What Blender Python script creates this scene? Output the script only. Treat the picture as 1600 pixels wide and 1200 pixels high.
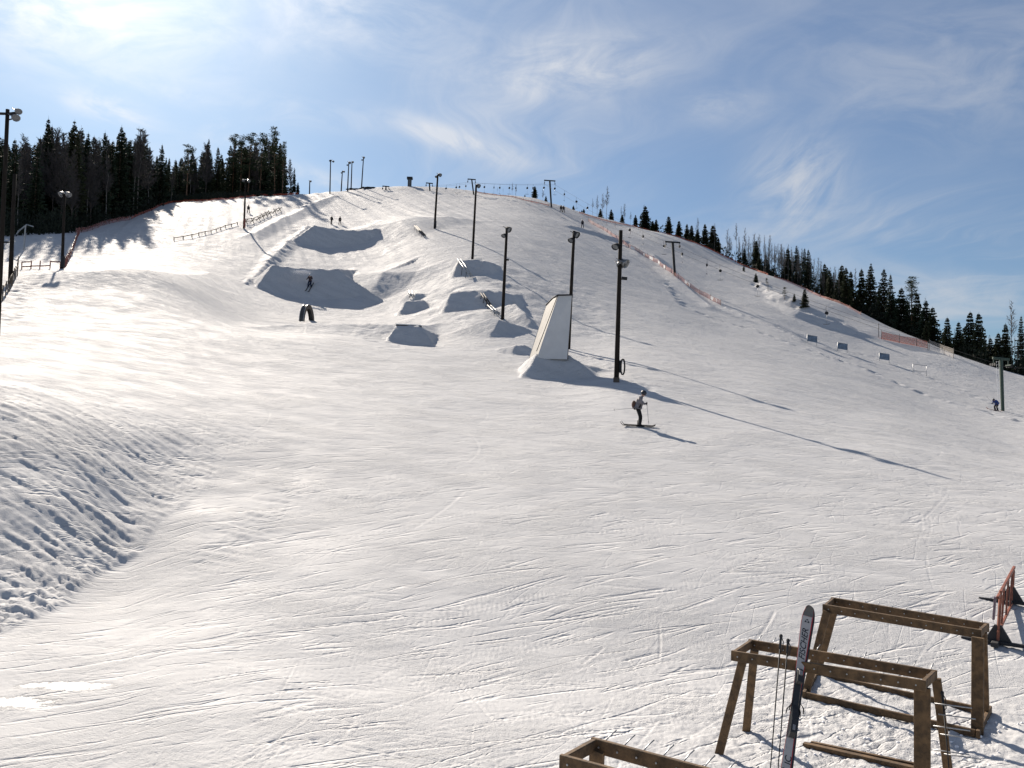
import bpy, bmesh, math, random
import numpy as np
from mathutils import Vector, Matrix, Euler
for _o in list(bpy.data.objects): bpy.data.objects.remove(_o)
R = math.radians
scene = bpy.context.scene
COL = scene.collection
rng = random.Random(7)

# ------------------------------------------------------------------ camera
CZ = 5.0                      # lens height above the racks' snow (a first-floor terrace)
PITCH, ROLL, FPX = R(2.5), R(1.5), 1400.0
_f = np.array([0, math.cos(PITCH), math.sin(PITCH)])
_r0 = np.array([1., 0, 0]); _u0 = np.array([0, -math.sin(PITCH), math.cos(PITCH)])
_r = math.cos(ROLL)*_r0 + math.sin(ROLL)*_u0
_u = -math.sin(ROLL)*_r0 + math.cos(ROLL)*_u0
cam_d = bpy.data.cameras.new('camera'); cam = bpy.data.objects.new('camera', cam_d); COL.objects.link(cam)
cam_d.sensor_width = 36; cam_d.lens = 36*FPX/1600; cam_d.clip_start = 0.1; cam_d.clip_end = 20000
M = Matrix.Identity(4)
for i in range(3):
    M[i][0], M[i][1], M[i][2] = _r[i], _u[i], -_f[i]
M[2][3] = CZ
cam.matrix_world = M
scene.camera = cam
scene.render.resolution_x, scene.render.resolution_y = 1024, 768

scene.cycles.diffuse_bounces = 2
# ------------------------------------------------------------------ light
SUN_AZ, SUN_EL = R(-25), R(30.3)          # azimuth measured from +Y towards +X
sd = Vector((math.sin(SUN_AZ)*math.cos(SUN_EL), math.cos(SUN_AZ)*math.cos(SUN_EL), math.sin(SUN_EL)))
sl = bpy.data.lights.new('sun', 'SUN'); sl.energy = 5.0; sl.angle = R(0.55); sl.color = (1, .893, .765)
so = bpy.data.objects.new('sun', sl); COL.objects.link(so)
so.rotation_euler = (-sd).to_track_quat('-Z', 'Y').to_euler(); so.location = (0, 0, 120)
scene.view_settings.view_transform = 'Standard'; scene.view_settings.look = 'None'
scene.view_settings.gamma = 1; scene.view_settings.exposure = 0.76
try: scene.view_settings.use_curve_mapping = False
except Exception: pass

class NT:
    """tiny node-tree helper: every method returns an output socket"""
    def __init__(s, nt): s.nt = nt; s.n = nt.nodes; s.l = nt.links
    def node(s, t, **kw):
        n = s.n.new(t)
        for k, v in kw.items(): setattr(n, k, v)
        return n
    def put(s, sock, v):
        if isinstance(v, bpy.types.NodeSocket): s.l.new(v, sock)
        else: sock.default_value = v
    def m(s, op, a, b=None, c=None, clamp=False):
        n = s.node('ShaderNodeMath', operation=op, use_clamp=clamp)
        for i, v in enumerate((a, b, c)):
            if v is not None: s.put(n.inputs[i], v)
        return n.outputs[0]
    def vm(s, op, a, b=None, out=0):
        n = s.node('ShaderNodeVectorMath', operation=op)
        s.put(n.inputs[0], a)
        if b is not None: s.put(n.inputs[1], b)
        return n.outputs[out]
    def noise(s, vec, scale, detail=4, rough=.55, dist=0.0, out=0):
        n = s.node('ShaderNodeTexNoise'); s.put(n.inputs['Vector'], vec)
        n.inputs['Scale'].default_value = scale; n.inputs['Detail'].default_value = detail
        n.inputs['Roughness'].default_value = rough; n.inputs['Distortion'].default_value = dist
        return n.outputs[out]
    def ramp(s, v, a, b, lo=0.0, hi=1.0, smooth=True):
        n = s.node('ShaderNodeMapRange'); n.interpolation_type = 'SMOOTHSTEP' if smooth else 'LINEAR'
        s.put(n.inputs[0], v); n.inputs[1].default_value = a; n.inputs[2].default_value = b
        n.inputs[3].default_value = lo; n.inputs[4].default_value = hi
        return n.outputs[0]
    def mix(s, f, a, b):
        n = s.node('ShaderNodeMix', data_type='RGBA'); s.put(n.inputs[0], f)
        s.put(n.inputs[6], a); s.put(n.inputs[7], b)
        return n.outputs[2]
    def comb(s, x, y, z):
        n = s.node('ShaderNodeCombineXYZ')
        for i, v in enumerate((x, y, z)): s.put(n.inputs[i], v)
        return n.outputs[0]

# ------------------------------------------------------------------ sky with thin high cloud
world = bpy.data.worlds.new('World'); scene.world = world; world.use_nodes = True
w = NT(world.node_tree); w.n.clear()
sky = w.node('ShaderNodeTexSky', sky_type='NISHITA'); sky.sun_disc = False
sky.sun_elevation = SUN_EL; sky.sun_rotation = SUN_AZ
sky.air_density = 1.0; sky.dust_density = 0.6; sky.ozone_density = 1.6; sky.altitude = 150
tc = w.node('ShaderNodeTexCoord').outputs['Generated']
dirn = w.vm('NORMALIZE', tc)
sep = w.node('ShaderNodeSeparateXYZ'); w.put(sep.inputs[0], dirn)
dx, dy, dz = sep.outputs
zc = w.m('MAXIMUM', dz, .05)
px, py = w.m('DIVIDE', dx, w.m('ADD', zc, .12)), w.m('DIVIDE', dy, w.m('ADD', zc, .12))   # flat cloud layer
az = w.m('ARCTAN2', dx, dy); el = w.m('ARCSINE', dz)
plan = w.comb(px, py, 0.0)
warp = w.vm('SUBTRACT', w.noise(plan, .9, 3, out=1), (.5, .5, .5))
wv = w.node('ShaderNodeVectorMath', operation='MULTIPLY_ADD'); w.put(wv.inputs[0], warp); wv.inputs[1].default_value = (1.1, 1.1, 0); w.put(wv.inputs[2], plan)
plw = wv.outputs[0]
def rotstretch(v, ang, sx, sy):
    n = w.node('ShaderNodeVectorRotate', rotation_type='Z_AXIS'); w.put(n.inputs['Vector'], v); n.inputs['Angle'].default_value = ang
    return w.vm('MULTIPLY', n.outputs[0], (sx, sy, 1))
streak = w.noise(rotstretch(plw, R(62), .45, 1.9), 1.3, 7, .6)
fine = w.noise(rotstretch(plw, R(75), .8, 4.5), 2.6, 6, .62)
big = w.noise(plan, .8, 3, .5)
veil = w.m('MULTIPLY', w.ramp(streak, .40, .78), w.ramp(big, .36, .66))
veil = w.m('MULTIPLY', veil, w.ramp(fine, .22, .70, .45, 1.0))
def wisp(a0, e0, la, le, tilt, gain, fs=9.0):
    """one cirrus patch at its own direction in the sky"""
    da = w.m('SUBTRACT', az, R(a0)); de = w.m('SUBTRACT', el, R(e0))
    ct, st = math.cos(R(tilt)), math.sin(R(tilt))
    p = w.m('DIVIDE', w.m('ADD', w.m('MULTIPLY', da, ct), w.m('MULTIPLY', de, st)), R(la))
    q = w.m('DIVIDE', w.m('SUBTRACT', w.m('MULTIPLY', de, ct), w.m('MULTIPLY', da, st)), R(le))
    r2 = w.m('ADD', w.m('MULTIPLY', p, p), w.m('MULTIPLY', q, q))
    g = w.m('EXPONENT', w.m('MULTIPLY', r2, -1.0))
    nz = w.noise(w.comb(w.m('MULTIPLY', p, la/fs), w.m('MULTIPLY', q, le/fs*2.6), a0*.1), 1.6, 6, .62, .6)
    return w.m('MULTIPLY', g, w.ramp(nz, .30, .72, 0, gain))
wisps = [wisp(-16, 18.6, 9, .8, -3, .5), wisp(-4, 17.6, 4.2, .75, -13, .95), wisp(3, 22.0, 6.5, 1.8, 4, .75),
         wisp(17.5, 14.6, 2.6, 2.6, 38, 1.0), wisp(15, 12.2, 5.0, 1.1, 8, .5), wisp(13, 19.5, 2.6, 1.0, 0, .5), wisp(28, 8.0, 13, 1.1, -13, .45),
         wisp(-12, 14.6, 9, .6, -11, .6), wisp(-25, 17.3, 2.4, .75, -5, .9), wisp(-18.6, 16.8, 1.0, .6, 10, .7),
         wisp(-29, 22, 10, 3.0, 3, 1.0), wisp(-12, 24.5, 8, 2.4, -5, .6), wisp(28, 20, 12, 3.5, -8, .35)]
tot = veil
tot = w.m('ADD', w.m('MULTIPLY', tot, .95), .19)
for q_ in wisps: tot = w.m('ADD', tot, q_)
tot = w.m('MINIMUM', tot, 1.0)
cosS = w.vm('DOT_PRODUCT', dirn, tuple(sd), out=1)
ang = w.m('ARCCOSINE', w.m('MINIMUM', cosS, 1.0))
aur = w.m('EXPONENT', w.m('DIVIDE', w.m('MULTIPLY', ang, -1.0), R(6.5)))        # forward scattering near the sun
aur2 = w.m('EXPONENT', w.m('DIVIDE', w.m('MULTIPLY', ang, -1.0), R(24)))
cl_int = w.m('ADD', w.m('ADD', 8.5, w.m('MULTIPLY', aur2, 7.0)), w.m('MULTIPLY', aur, 12.0))
cloud = w.vm('SCALE', (.95, .98, 1.04)); w.put(cloud.node.inputs[3], cl_int)
hz = w.vm('SCALE', (1.0, .97, .93)); w.put(hz.node.inputs[3], w.m('ADD', w.m('MULTIPLY', aur, 4.0), w.m('MULTIPLY', aur2, .4)))
SKY_TINT = (.61, .885, 1.15)
skyc = w.vm('ADD', w.vm('MULTIPLY', sky.outputs[0], SKY_TINT), hz)
colr = w.mix(w.m('MULTIPLY', tot, .85), skyc, cloud)
bg = w.node('ShaderNodeBackground'); w.put(bg.inputs[0], colr); bg.inputs[1].default_value = 0.0410
world.cycles.sampling_method = 'MANUAL'; world.cycles.sample_map_resolution = 512
wo = w.node('ShaderNodeOutputWorld'); w.l.new(bg.outputs[0], wo.inputs[0])

# ------------------------------------------------------------------ pixel geometry of the photograph (site survey)
def ray(u, v):
    d = _f + (u-800)/FPX*_r + (600-v)/FPX*_u
    return d/d[1]
def P(u, v, Y):
    d = ray(u, v)*Y
    return np.array([d[0], Y, d[2]+CZ])
def project(p):
    q = np.array(p, float) - np.array([0, 0, CZ])
    w_ = q@_f
    return 800+FPX*(q@_r)/w_, 600-FPX*(q@_u)/w_

# ------------------------------------------------------------------ terrain
def pchip(xk, yk, x):
    xk, yk = np.asarray(xk, float), np.asarray(yk, float)
    h = np.diff(xk); d = np.diff(yk)/h
    m = np.zeros_like(yk)
    for i in range(1, len(xk)-1):
        if d[i-1]*d[i] > 0:
            w1, w2 = 2*h[i]+h[i-1], h[i]+2*h[i-1]
            m[i] = (w1+w2)/(w1/d[i-1]+w2/d[i])
    m[0], m[-1] = d[0], d[-1]
    x = np.clip(x, xk[0], xk[-1])
    i = np.clip(np.searchsorted(xk, x)-1, 0, len(h)-1)
    t = (x-xk[i])/h[i]
    return ((1+2*t)*(1-t)**2*yk[i] + t*(1-t)**2*h[i]*m[i] + t*t*(3-2*t)*yk[i+1] + t*t*(t-1)*h[i]*m[i+1])

# per column of the photograph: (distance, row) pairs; 'z' entries give a height above the rack snow directly
FL = 1.0
COLS = {
 -450: [(7,'z',1.0),(20,'z',1.5),(30,'z',5.5),(50,'z',10),(74,'z',15.5),(105,'z',21),(130,'z',30),(170,'z',40),(260,'z',60),(340,'z',60)],
 0:   [(7,'z',FL),(16,'z',1.1),(22,'z',3.2),(28,595),(50,497),(74,445),(85,430),(105,407),(130,369),(160,'z',37),(200,'z',47),(260,'z',60),(340,'z',60)],
 100: [(7,'z',FL),(17,'z',1.15),(23,'z',3.3),(28,620),(36,560),(50,505),(70,450),(86,424),(105,416),(135,364),(160,'z',37.5),(200,'z',49),(260,'z',62),(340,'z',62)],
 200: [(7,'z',FL),(19,'z',1.2),(25,'z',3.1),(30,650),(38,585),(50,525),(70,458),(86,422),(105,410),(135,378),(165,341),(200,'z',50),(260,'z',64),(340,'z',64)],
 300: [(7,'z',FL),(20,'z',1.5),(26,'z',2.6),(33,678),(45,595),(60,533),(75,482),(90,450),(105,430),(125,403),(140,380),(170,341),(200,317),(225,311),(260,'z',66),(340,'z',64)],
 400: [(7,'z',FL),(20,'z',1.9),(30,'z',3.3),(38,665),(50,606),(70,538),(84,512),(95,486),(105,465),(117,443),(135,402),(164,359),(200,327),(238,306),(270,'z',69),(340,'z',68)],
 500: [(7,'z',FL),(13.5,'z',1.02),(20,'z',1.9),(30,'z',3.5),(40,645),(50,598),(60,563),(72,533),(84,520),(92,506),(107,482),(117,462),(130,430),(150,395),(160,380),(175,357),(200,337),(235,307),(252,300),(280,'z',69),(340,'z',68)],
 570: [(7,'z',FL),(13.5,'z',1.02),(20,'z',1.9),(30,'z',3.5),(40,651),(55,586),(70,543),(84,519),(92,506),(105,492),(120,455),(140,415),(160,377),(178,354),(200,336),(235,305),(262,293),(290,'z',72),(340,'z',71)],
 650: [(7,'z',FL),(13.5,'z',1.02),(20,'z',1.9),(30,'z',3.5),(40,655),(55,596),(70,552),(79,540),(90,508),(100,490),(112,455),(128,405),(148,362),(195,324),(225,306),(260,294),(290,'z',72),(340,'z',71)],
 730: [(7,'z',FL),(13.5,'z',1.02),(20,'z',1.9),(30,'z',3.5),(40,660),(55,600),(70,553),(84,508),(94,478),(106,432),(128,391),(148,364),(195,328),(225,311),(258,300),(290,'z',71),(340,'z',70)],
 800: [(7,'z',FL),(13.5,'z',1.02),(20,'z',1.95),(30,'z',3.5),(40,663),(53,608),(66,566),(80,520),(92,482),(108,440),(130,398),(160,358),(200,325),(246,309),(290,'z',66),(340,'z',65)],
 900: [(7,'z',FL),(13.5,'z',1.02),(20,'z',1.95),(30,'z',3.45),(40,666),(53,614),(69,566),(88,520),(108,470),(130,425),(160,383),(200,349),(235,335),(290,'z',60),(340,'z',60)],
 965: [(7,'z',FL),(13.5,'z',1.02),(20,'z',1.95),(30,'z',3.4),(40,668),(53,603),(69,560),(90,520),(110,480),(140,432),(165,400),(195,372),(215,359),(238,347),(290,'z',57),(340,'z',57)],
 1050:[(7,'z',FL),(13.5,'z',1.02),(20,'z',1.95),(30,'z',3.35),(40,672),(53,612),(69,568),(90,532),(115,490),(140,459),(165,428),(190,398),(222,365),(270,'z',50),(340,'z',50)],
 1100:[(7,'z',FL),(13.5,'z',1.02),(20,'z',1.95),(30,'z',3.3),(40,675),(53,620),(69,577),(90,541),(115,508),(140,480),(165,445),(190,412),(213,384),(250,'z',48),(340,'z',48)],
 1200:[(7,'z',FL),(13.5,'z',1.02),(20,'z',1.9),(30,'z',3.2),(40,684),(53,632),(69,592),(90,562),(112,533),(130,510),(150,480),(170,454),(193,426),(240,'z',41),(340,'z',40)],
 1300:[(7,'z',FL),(13.5,'z',1.02),(20,'z',1.85),(30,'z',3.12),(40,697),(55,645),(75,607),(100,573),(126,543),(150,503),(171,466),(210,'z',33),(340,'z',30)],
 1400:[(7,'z',FL),(13.5,'z',1.02),(20,'z',1.8),(30,'z',3.0),(40,706),(55,663),(75,632),(95,606),(120,575),(138,545),(155,514),(190,'z',25),(340,'z',22)],
 1500:[(7,'z',FL),(13.5,'z',1.02),(20,'z',1.75),(30,'z',2.9),(40,722),(55,683),(75,657),(95,630),(112,606),(126,582),(140,556),(170,'z',19),(340,'z',17)],
 1600:[(7,'z',FL),(13.5,'z',1.02),(20,'z',1.7),(30,'z',2.8),(40,736),(55,706),(75,674),(95,648),(110,628),(124,606),(134,589),(160,'z',15),(340,'z',13)],
 2050:[(7,'z',FL),(13.5,'z',1.02),(20,'z',1.6),(30,'z',2.2),(40,'z',2.8),(55,'z',3.4),(75,'z',4.2),(95,'z',5.5),(124,'z',8),(160,'z',10),(340,'z',9)],
}
_yk = np.exp(np.linspace(math.log(7), math.log(340), 260))
_tk, _tab = [], []
for u_, ks in COLS.items():
    ys, zs = [], []
    for k in ks:
        ys.append(k[0]); zs.append(k[2] if k[1] == 'z' else P(u_, k[1], k[0])[2])
    _tk.append(P(u_, 550, 1)[0]); _tab.append(pchip(ys, zs, _yk))
_tk = np.array(_tk); _tab = np.array(_tab)
_tg = np.linspace(_tk[0], _tk[-1], 420)
_T = np.array([pchip(_tk, _tab[:, j], _tg) for j in range(len(_yk))]).T      # [t, y]
def _gauss(A, s, ax):
    k = np.exp(-.5*(np.arange(-3*int(s+1), 3*int(s+1)+1)/s)**2); k /= k.sum()
    n = len(k)//2
    pad = [(0, 0), (0, 0)]; pad[ax] = (n, n)
    B = np.pad(A, pad, mode='edge')
    return np.apply_along_axis(lambda r: np.convolve(r, k, 'valid'), ax, B)
_T = _gauss(_gauss(_T, 6, 0), 1.6, 1)
_W = _gauss(_T, 42, 0)
_my = np.clip((_yk-24)/8, 0, 1)*np.clip((80-_yk)/14, 0, 1); _mx = np.clip((.02-_tg)/.12, 0, 1)
_T = _T+(_W-_T)*(_mx[:, None]*_my[None, :])*.9
_W = _gauss(_T, 26, 0); _my = np.clip((27-_yk)/4, 0, 1); _mx = np.clip((.1-_tg)/.12, 0, 1)*np.clip((_tg+.42)/.08, 0, 1)
_T = _T+(_W-_T)*(_mx[:, None]*_my[None, :])

def _hash(ix, iy, seed):
    h = (ix.astype(np.uint32)*np.uint32(374761393) + iy.astype(np.uint32)*np.uint32(668265263) + np.uint32(seed*2246822519 & 0xffffffff))
    h = (h ^ (h >> np.uint32(13)))*np.uint32(1274126177)
    h = h ^ (h >> np.uint32(16))
    return h.astype(np.float32)*np.float32(2*math.pi/4294967296.0)
def perlin(x, y, seed=0):
    fx, fy = np.floor(x), np.floor(y)
    ix, iy = fx.astype(np.int64), fy.astype(np.int64)
    x, y = (x-fx).astype(np.float32), (y-fy).astype(np.float32)
    u, v = x*x*x*(x*(x*6-15)+10), y*y*y*(y*(y*6-15)+10)
    def g(a, b):
        th = _hash(ix+a, iy+b, seed)
        return np.cos(th)*(x-a)+np.sin(th)*(y-b)
    return 1.5*((g(0, 0)*(1-u)+g(1, 0)*u)*(1-v)+(g(0, 1)*(1-u)+g(1, 1)*u)*v)
def fbm(x, y, n=3, seed=0):
    s = 0; a = 1.0
    for i in range(n):
        s = s+a*perlin(x*2**i+i*17.3, y*2**i-i*9.1, seed+i); a *= .5
    return s
def sm(a, b, x):
    t = np.clip((x-a)/(b-a), 0, 1); return t*t*(3-2*t)

def base_h(x, y):
    r = np.hypot(x, y); a = np.arctan2(x, y)
    A0, A1 = math.atan(_tk[0]), math.atan(_tk[-1])
    ac = np.clip(a, A0, A1)
    Y = np.clip(r*np.cos(ac), 7, 339.9); t = np.tan(ac)
    fi = np.clip((t-_tg[0])/(_tg[1]-_tg[0]), 0, len(_tg)-1.001)
    fj = np.clip(np.log(Y/7)/math.log(340/7)*(len(_yk)-1), 0, len(_yk)-1.001)
    i, j = fi.astype(int), fj.astype(int); p, q = fi-i, fj-j
    z = (_T[i, j]*(1-p)+_T[i+1, j]*p)*(1-q)+(_T[i, j+1]*(1-p)+_T[i+1, j+1]*p)*q
    back = sm(R(55), R(110), np.abs(a))
    return z*(1-back)+1.0*back

# crests: (column, row, height over the hillside, about how far) points; then slopes relative to the hillside: front, back, ends
_CREST = [
 ([(490,351,2.9,-159),(588,357,2.9,-157.5)], .60,.22, 1.0,1.3, .55,-.65),
 ([(575,352,1.8,172),(625,345,1.6,170)], .16,.10, .2,.15),
 ([(425,413,3.3,-117),(530,420,3.5,-117)], .60,.20, 1.1,1.3, .12,1.25),
 ([(430,508,.5,-81),(478,504,1.0,-82),(560,506,1.0,-82),(640,507,1.1,-82)], .20,.22, .20,.5),
 ([(620,508,1.7,-77.5),(656,508,1.8,-77)], .68,.3, 1.6,1.3, .05,1.0),
 ([(634,469,1.2,-101),(660,469,1.2,-101)], .62,.3, 1.2,1.2, .3,.8),
 ([(637,459,.7,107),(650,459,.7,107)], .80,.5, .9,.8),
 ([(718,407,1.2,-113),(745,405,1.6,-113),(762,408,1.2,-112.5)], .52,.25, 1.1,1.0, .3,.6),
 ([(704,458,1.0,-96),(728,453,1.8,-96),(762,452,1.9,-95.5),(800,459,1.4,-95)], .50,.2, 1.1,.9, .2,.5),
 ([(806,474,.9,93),(820,488,.8,89),(830,503,.4,87)], .45,.7, .6,.6),
 ([(768,498,1.0,84),(780,500,1.0,84)], .32,.3, .40,.6),
 ([(806,539,.6,70),(818,538,.6,70)], .60,.3, .5,.6),
 ([(838,551,1.5,-61),(888,554,1.9,-61)], .60,.5, 1.3,.8),
 ([(888,554,1.3,-61),(915,568,.6,57)], .56,.4, 2,.4),
 ([(895,352,.5,195),(985,377,.7,180),(1020,396,.8,172),(1060,437,.8,150),(1112,478,.5,134),(1170,500,.2,126)], .30,.3, .2,.2),
 ([(1195,468,.2,160),(1250,486,1.0,150),(1300,502,.9,145),(1355,523,.2,143)], .42,.2, .2,.2),
 ([(1185,440,.3,170),(1225,462,1.2,160),(1290,492,1.0,150),(1340,515,.2,146)], .42,.2, .2,.2),
 ([(930,347,.3,209),(1000,397,.5,173),(1060,433,.5,159),(1125,475,.4,142),(1250,528,.25,124)], .3,.4, .2,.2),
 ([(70,427,.2,82),(150,424,.6,82),(240,424,.7,83),(330,426,.2,86)], .12,.16, .2,.2),
 ([(386,440,.3,96),(420,405,.7,118),(455,372,.7,146),(482,352,.4,160)], .4,.4, .4,.4),
 ([(566,428,1.7,122),(600,424,1.9,122),(650,424,.6,122)], .15,.16, .16,.16),
 ([(400,362,.7,165),(440,340,.9,185),(490,316,.9,215),(520,305,.6,235)], .35,.35, .1,.2),
]
def _solve(u, v, amp, Y0):
    d = ray(u, v)
    if Y0 < 0:                       # distance known, height follows
        Y0 = -Y0; b_ = float(base_h(np.array([d[0]*Y0]), np.array([Y0]))[0])
        return (d[0]*Y0, Y0, max(.02, d[2]*Y0+CZ-b_), 0.0)
    Y = np.exp(np.linspace(math.log(25), math.log(280), 2500))
    f = base_h(d[0]*Y, Y)+amp-(d[2]*Y+CZ)
    k = np.where(f[:-1]*f[1:] <= 0)[0]
    if len(k): k = k[np.argmin(abs(Y[k]-Y0))]
    if np.size(k) == 0 or abs(Y[k]-Y0) > 12: k = int(np.argmin(abs(f)+abs(Y-Y0)*.03))
    x = d[0]*Y[k]
    return (x, Y[k], amp, float(base_h(np.array([x]), np.array([Y[k]]))[0])+amp-(d[2]*Y[k]+CZ))
RIDGES = [([_solve(*p) for p in c[0]],)+tuple(c[1:]) for c in _CREST]
def ridge_h(x, y, Rg):
    """height over the hillside, negative outside"""
    pts, fs, bs, e0, e1 = Rg[:5]
    lk, rk = Rg[5:] if len(Rg) > 5 else (0., 0.)
    n = len(pts)-1
    D = np.full(x.shape, 1e9); Z = np.zeros(x.shape); S = np.zeros(x.shape); B0 = np.zeros(x.shape); B1 = np.zeros(x.shape)
    for i in range(n):
        a, b = np.array(pts[i]), np.array(pts[i+1])
        d = b[:2]-a[:2]; ln = np.hypot(*d); d = d/ln
        s = (x-a[0])*d[0]+(y-a[1])*d[1]; f = (x-a[0])*d[1]-(y-a[1])*d[0]
        sc = np.clip(s, 0, ln)
        dist = np.hypot(f, s-sc)
        m = dist < D
        D = np.where(m, dist, D); Z = np.where(m, a[2]+(b[2]-a[2])*sc/ln, Z)
        joint = ((s < 0) & (i > 0)) | ((s > ln) & (i < n-1))
        S = np.where(m, np.where(joint, np.sign(f)*dist, f), S)
        B0 = np.where(m, np.maximum(-s-lk*np.maximum(f, 0), 0) if i == 0 else 0, B0)
        B1 = np.where(m, np.maximum(s-ln-rk*np.maximum(f, 0), 0) if i == n-1 else 0, B1)
    run = np.where(S > 0, fs*S, -bs*S)
    if len(Rg) > 5: return Z-run-B0*e0-B1*e1         # planar cut face with its own flared edges
    return Z-np.maximum(np.maximum(run, B0*e0), B1*e1)
def macro_h(x, y):
    z = base_h(x, y)
    add = np.zeros(x.shape)
    wx, wy = x+.14*perlin(x/2.1, y/2.1, 90)+.07*perlin(x/.7, y/.7, 92), y+.14*perlin(x/2.1, y/2.1, 91)+.07*perlin(x/.7, y/.7, 93)
    for Rg in RIDGES:
        P0 = np.array(Rg[0]); pad = 20
        m = (x > P0[:, 0].min()-pad) & (x < P0[:, 0].max()+pad) & (y > P0[:, 1].min()-pad) & (y < P0[:, 1].max()+pad)
        if not m.any(): continue
        h = ridge_h(wx[m], wy[m], Rg)
        k = .07
        add[m] = np.maximum(add[m], k*np.log1p(np.exp(np.clip(h/k, -30, 60)))+np.where(h/k > 60, h-60*k, 0))
    return z+add
RACK = (5.2, 10.8)
def micro_h(x, y):
    r = np.hypot(x, y)
    warp = perlin(x/9, y/9, 40)*1.2
    z = .10*fbm(x/11+3, y/11, 2, 1)*sm(14, 60, r) + .010*fbm(x/2.3, y/2.3, 3, 5)
    # scraped, wind-and-ski combed relief across the run-out
    ca, sa = math.cos(R(64)), math.sin(R(64))
    p, q = x*sa+y*ca+warp, -x*ca+y*sa
    lat = perlin(x/14, y/14, 50)
    z = z + .0035*perlin(p/1.3, q/.20, 7)*(.6+.8*np.clip(lat+.4, 0, 1)) + .003*perlin(p/.6, q/.10, 8)
    z = z + .006*fbm(x/.09, y/.09, 2, 9)*sm(-.4, .4, perlin(x/3.1, y/3.1, 51))
    z = z + .010*np.abs(perlin(p/6., q/.9, 10))*sm(20, 40, r)
    # long swept tracks running from the upper left towards the right
    acr, alg = x*.87+y*.5+.5*warp, x*.5-y*.87
    sw = sm(18, 28, r)*sm(150, 110, r)*sm(-.45, .2, perlin(x/16+5, y/22, 15))
    z = z + sw*(.012*perlin(acr/.40, alg/16, 16)+.022*perlin(acr/1.2, alg/28, 17))
    # groomer streaks down the upper hill
    gz = sm(120, 165, y)
    z = z + gz*(.26*perlin((x+.33*(y-200))/3.2, y/60, 12)+.13*perlin((x+.33*(y-200))/1.2, y/45, 13))*(.4+.6*sm(-.3, .4, perlin(x/25, y/25, 14)))
    # churned strip and park moguls
    park = sm(-8, -2, x+y*.06)*sm(14, 6, x-2)*sm(82, 88, y)*sm(128, 112, y)
    z = z + park*.13*fbm(x/3.0, y/3.4, 3, 20)
    # left bank: its toe runs away from the terrace; machine corrugations run down it
    a = x/np.maximum(y, 1)
    d = -8.7-x+.22*perlin(y/1.7, x*0+3.3, 60)
    bank = sm(-.2, .6, d)*sm(13.5, 15.5, y)*sm(36, 27, y)
    ac, al = y+.45*x, x-.45*y
    z = z + bank*(.034*perlin(ac/.17, al/1.4, 27)+.024*perlin(ac/.36, al/2.4, 28)+.016*fbm(x/.20, y/.2, 3, 24)+.045*perlin(ac/.7, al/1.8, 25)*sm(-.1, .4, perlin(x/4, y/4, 29)))
    band = sm(0, .22, d)*sm(2.1, .8, d)*sm(14, 16, y)*sm(27, 23, y)
    z = z + band*(.11*np.abs(perlin(ac/.30, al/1.6, 61))*(1.3-.5*sm(17, 22, y))+.06*np.abs(fbm(x/.24, y/.24, 3, 62))*sm(23, 18, y))
    z = z + .022*sm(-.05, .25, d)*sm(14, 16, y)*sm(30, 24, y)*sm(6, 2, d)
    faint = np.exp(-((d+2.3)/.8)**2)*sm(18, 21, y)*sm(30, 26, y)
    z = z + faint*(.030*perlin(ac/.26, al/1.5, 63)+.012*fbm(x/.2, y/.2, 2, 64))
    # trampled lumps round the racks
    dr = np.hypot((x-RACK[0]), (y-RACK[1])*.8)
    tr = sm(4.6, 1.2, dr)
    z = z + tr*(.030*fbm(x/.30, y/.30, 3, 30)+.022*np.abs(perlin(x/.12, y/.12, 33)))
    # a shovelled heap in the corner below the racks
    hp = np.exp(-(((x-5.0)/1.6)**2+((y-8.7)/.75)**2))
    z = z + hp*(.28+.14*fbm(x/.25, y/.25, 3, 35))
    # boot path down the right hand edge
    return z
# ski, edge and boot scratches: line segments pressed into the surface
SCR = []
def _scr():
    g = np.random.default_rng(11)
    for i in range(1500):                                 # run-out in front of the terrace
        y = 8.4+abs(g.normal(0, 1))*8; x = g.uniform(-.62, .62)*y
        if g.random() < .4: y = g.uniform(9, 17); x = g.uniform(-.35, .45)*y
        th = g.normal(.50, .20) if g.random() < .8 else g.normal(.1, .5)
        if g.random() < .04: th = g.uniform(1.0, 2.0)
        big = g.random() < .10
        L = g.uniform(.3, 2.0)*(1.6 if big else 1)
        SCR.append((x, y, th, L, g.uniform(.010, .020)*(1.6 if big else 1), g.uniform(.0025, .0075)*(2.0 if big else 1), g.normal(0, .03)))
    for i in range(130):
        y = g.uniform(22, 70); x = g.uniform(-.5, .55)*y
        th = g.normal(.9, .35) - .5*(x > 0)
        SCR.append((x, y, th, g.uniform(3, 10), g.uniform(.03, .06), g.uniform(.004, .010), g.normal(0, .03)))
    for i in range(16):                                   # paired ski tracks
        y = g.uniform(11, 30); x = g.uniform(-.3, .5)*y; th = g.normal(.75, .25); k = g.normal(0, .02); L = g.uniform(3, 7)
        for o in (0, .22): SCR.append((x-o*math.sin(th), y+o*math.cos(th), th, L, .02, .006, k))
_scr()
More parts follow.
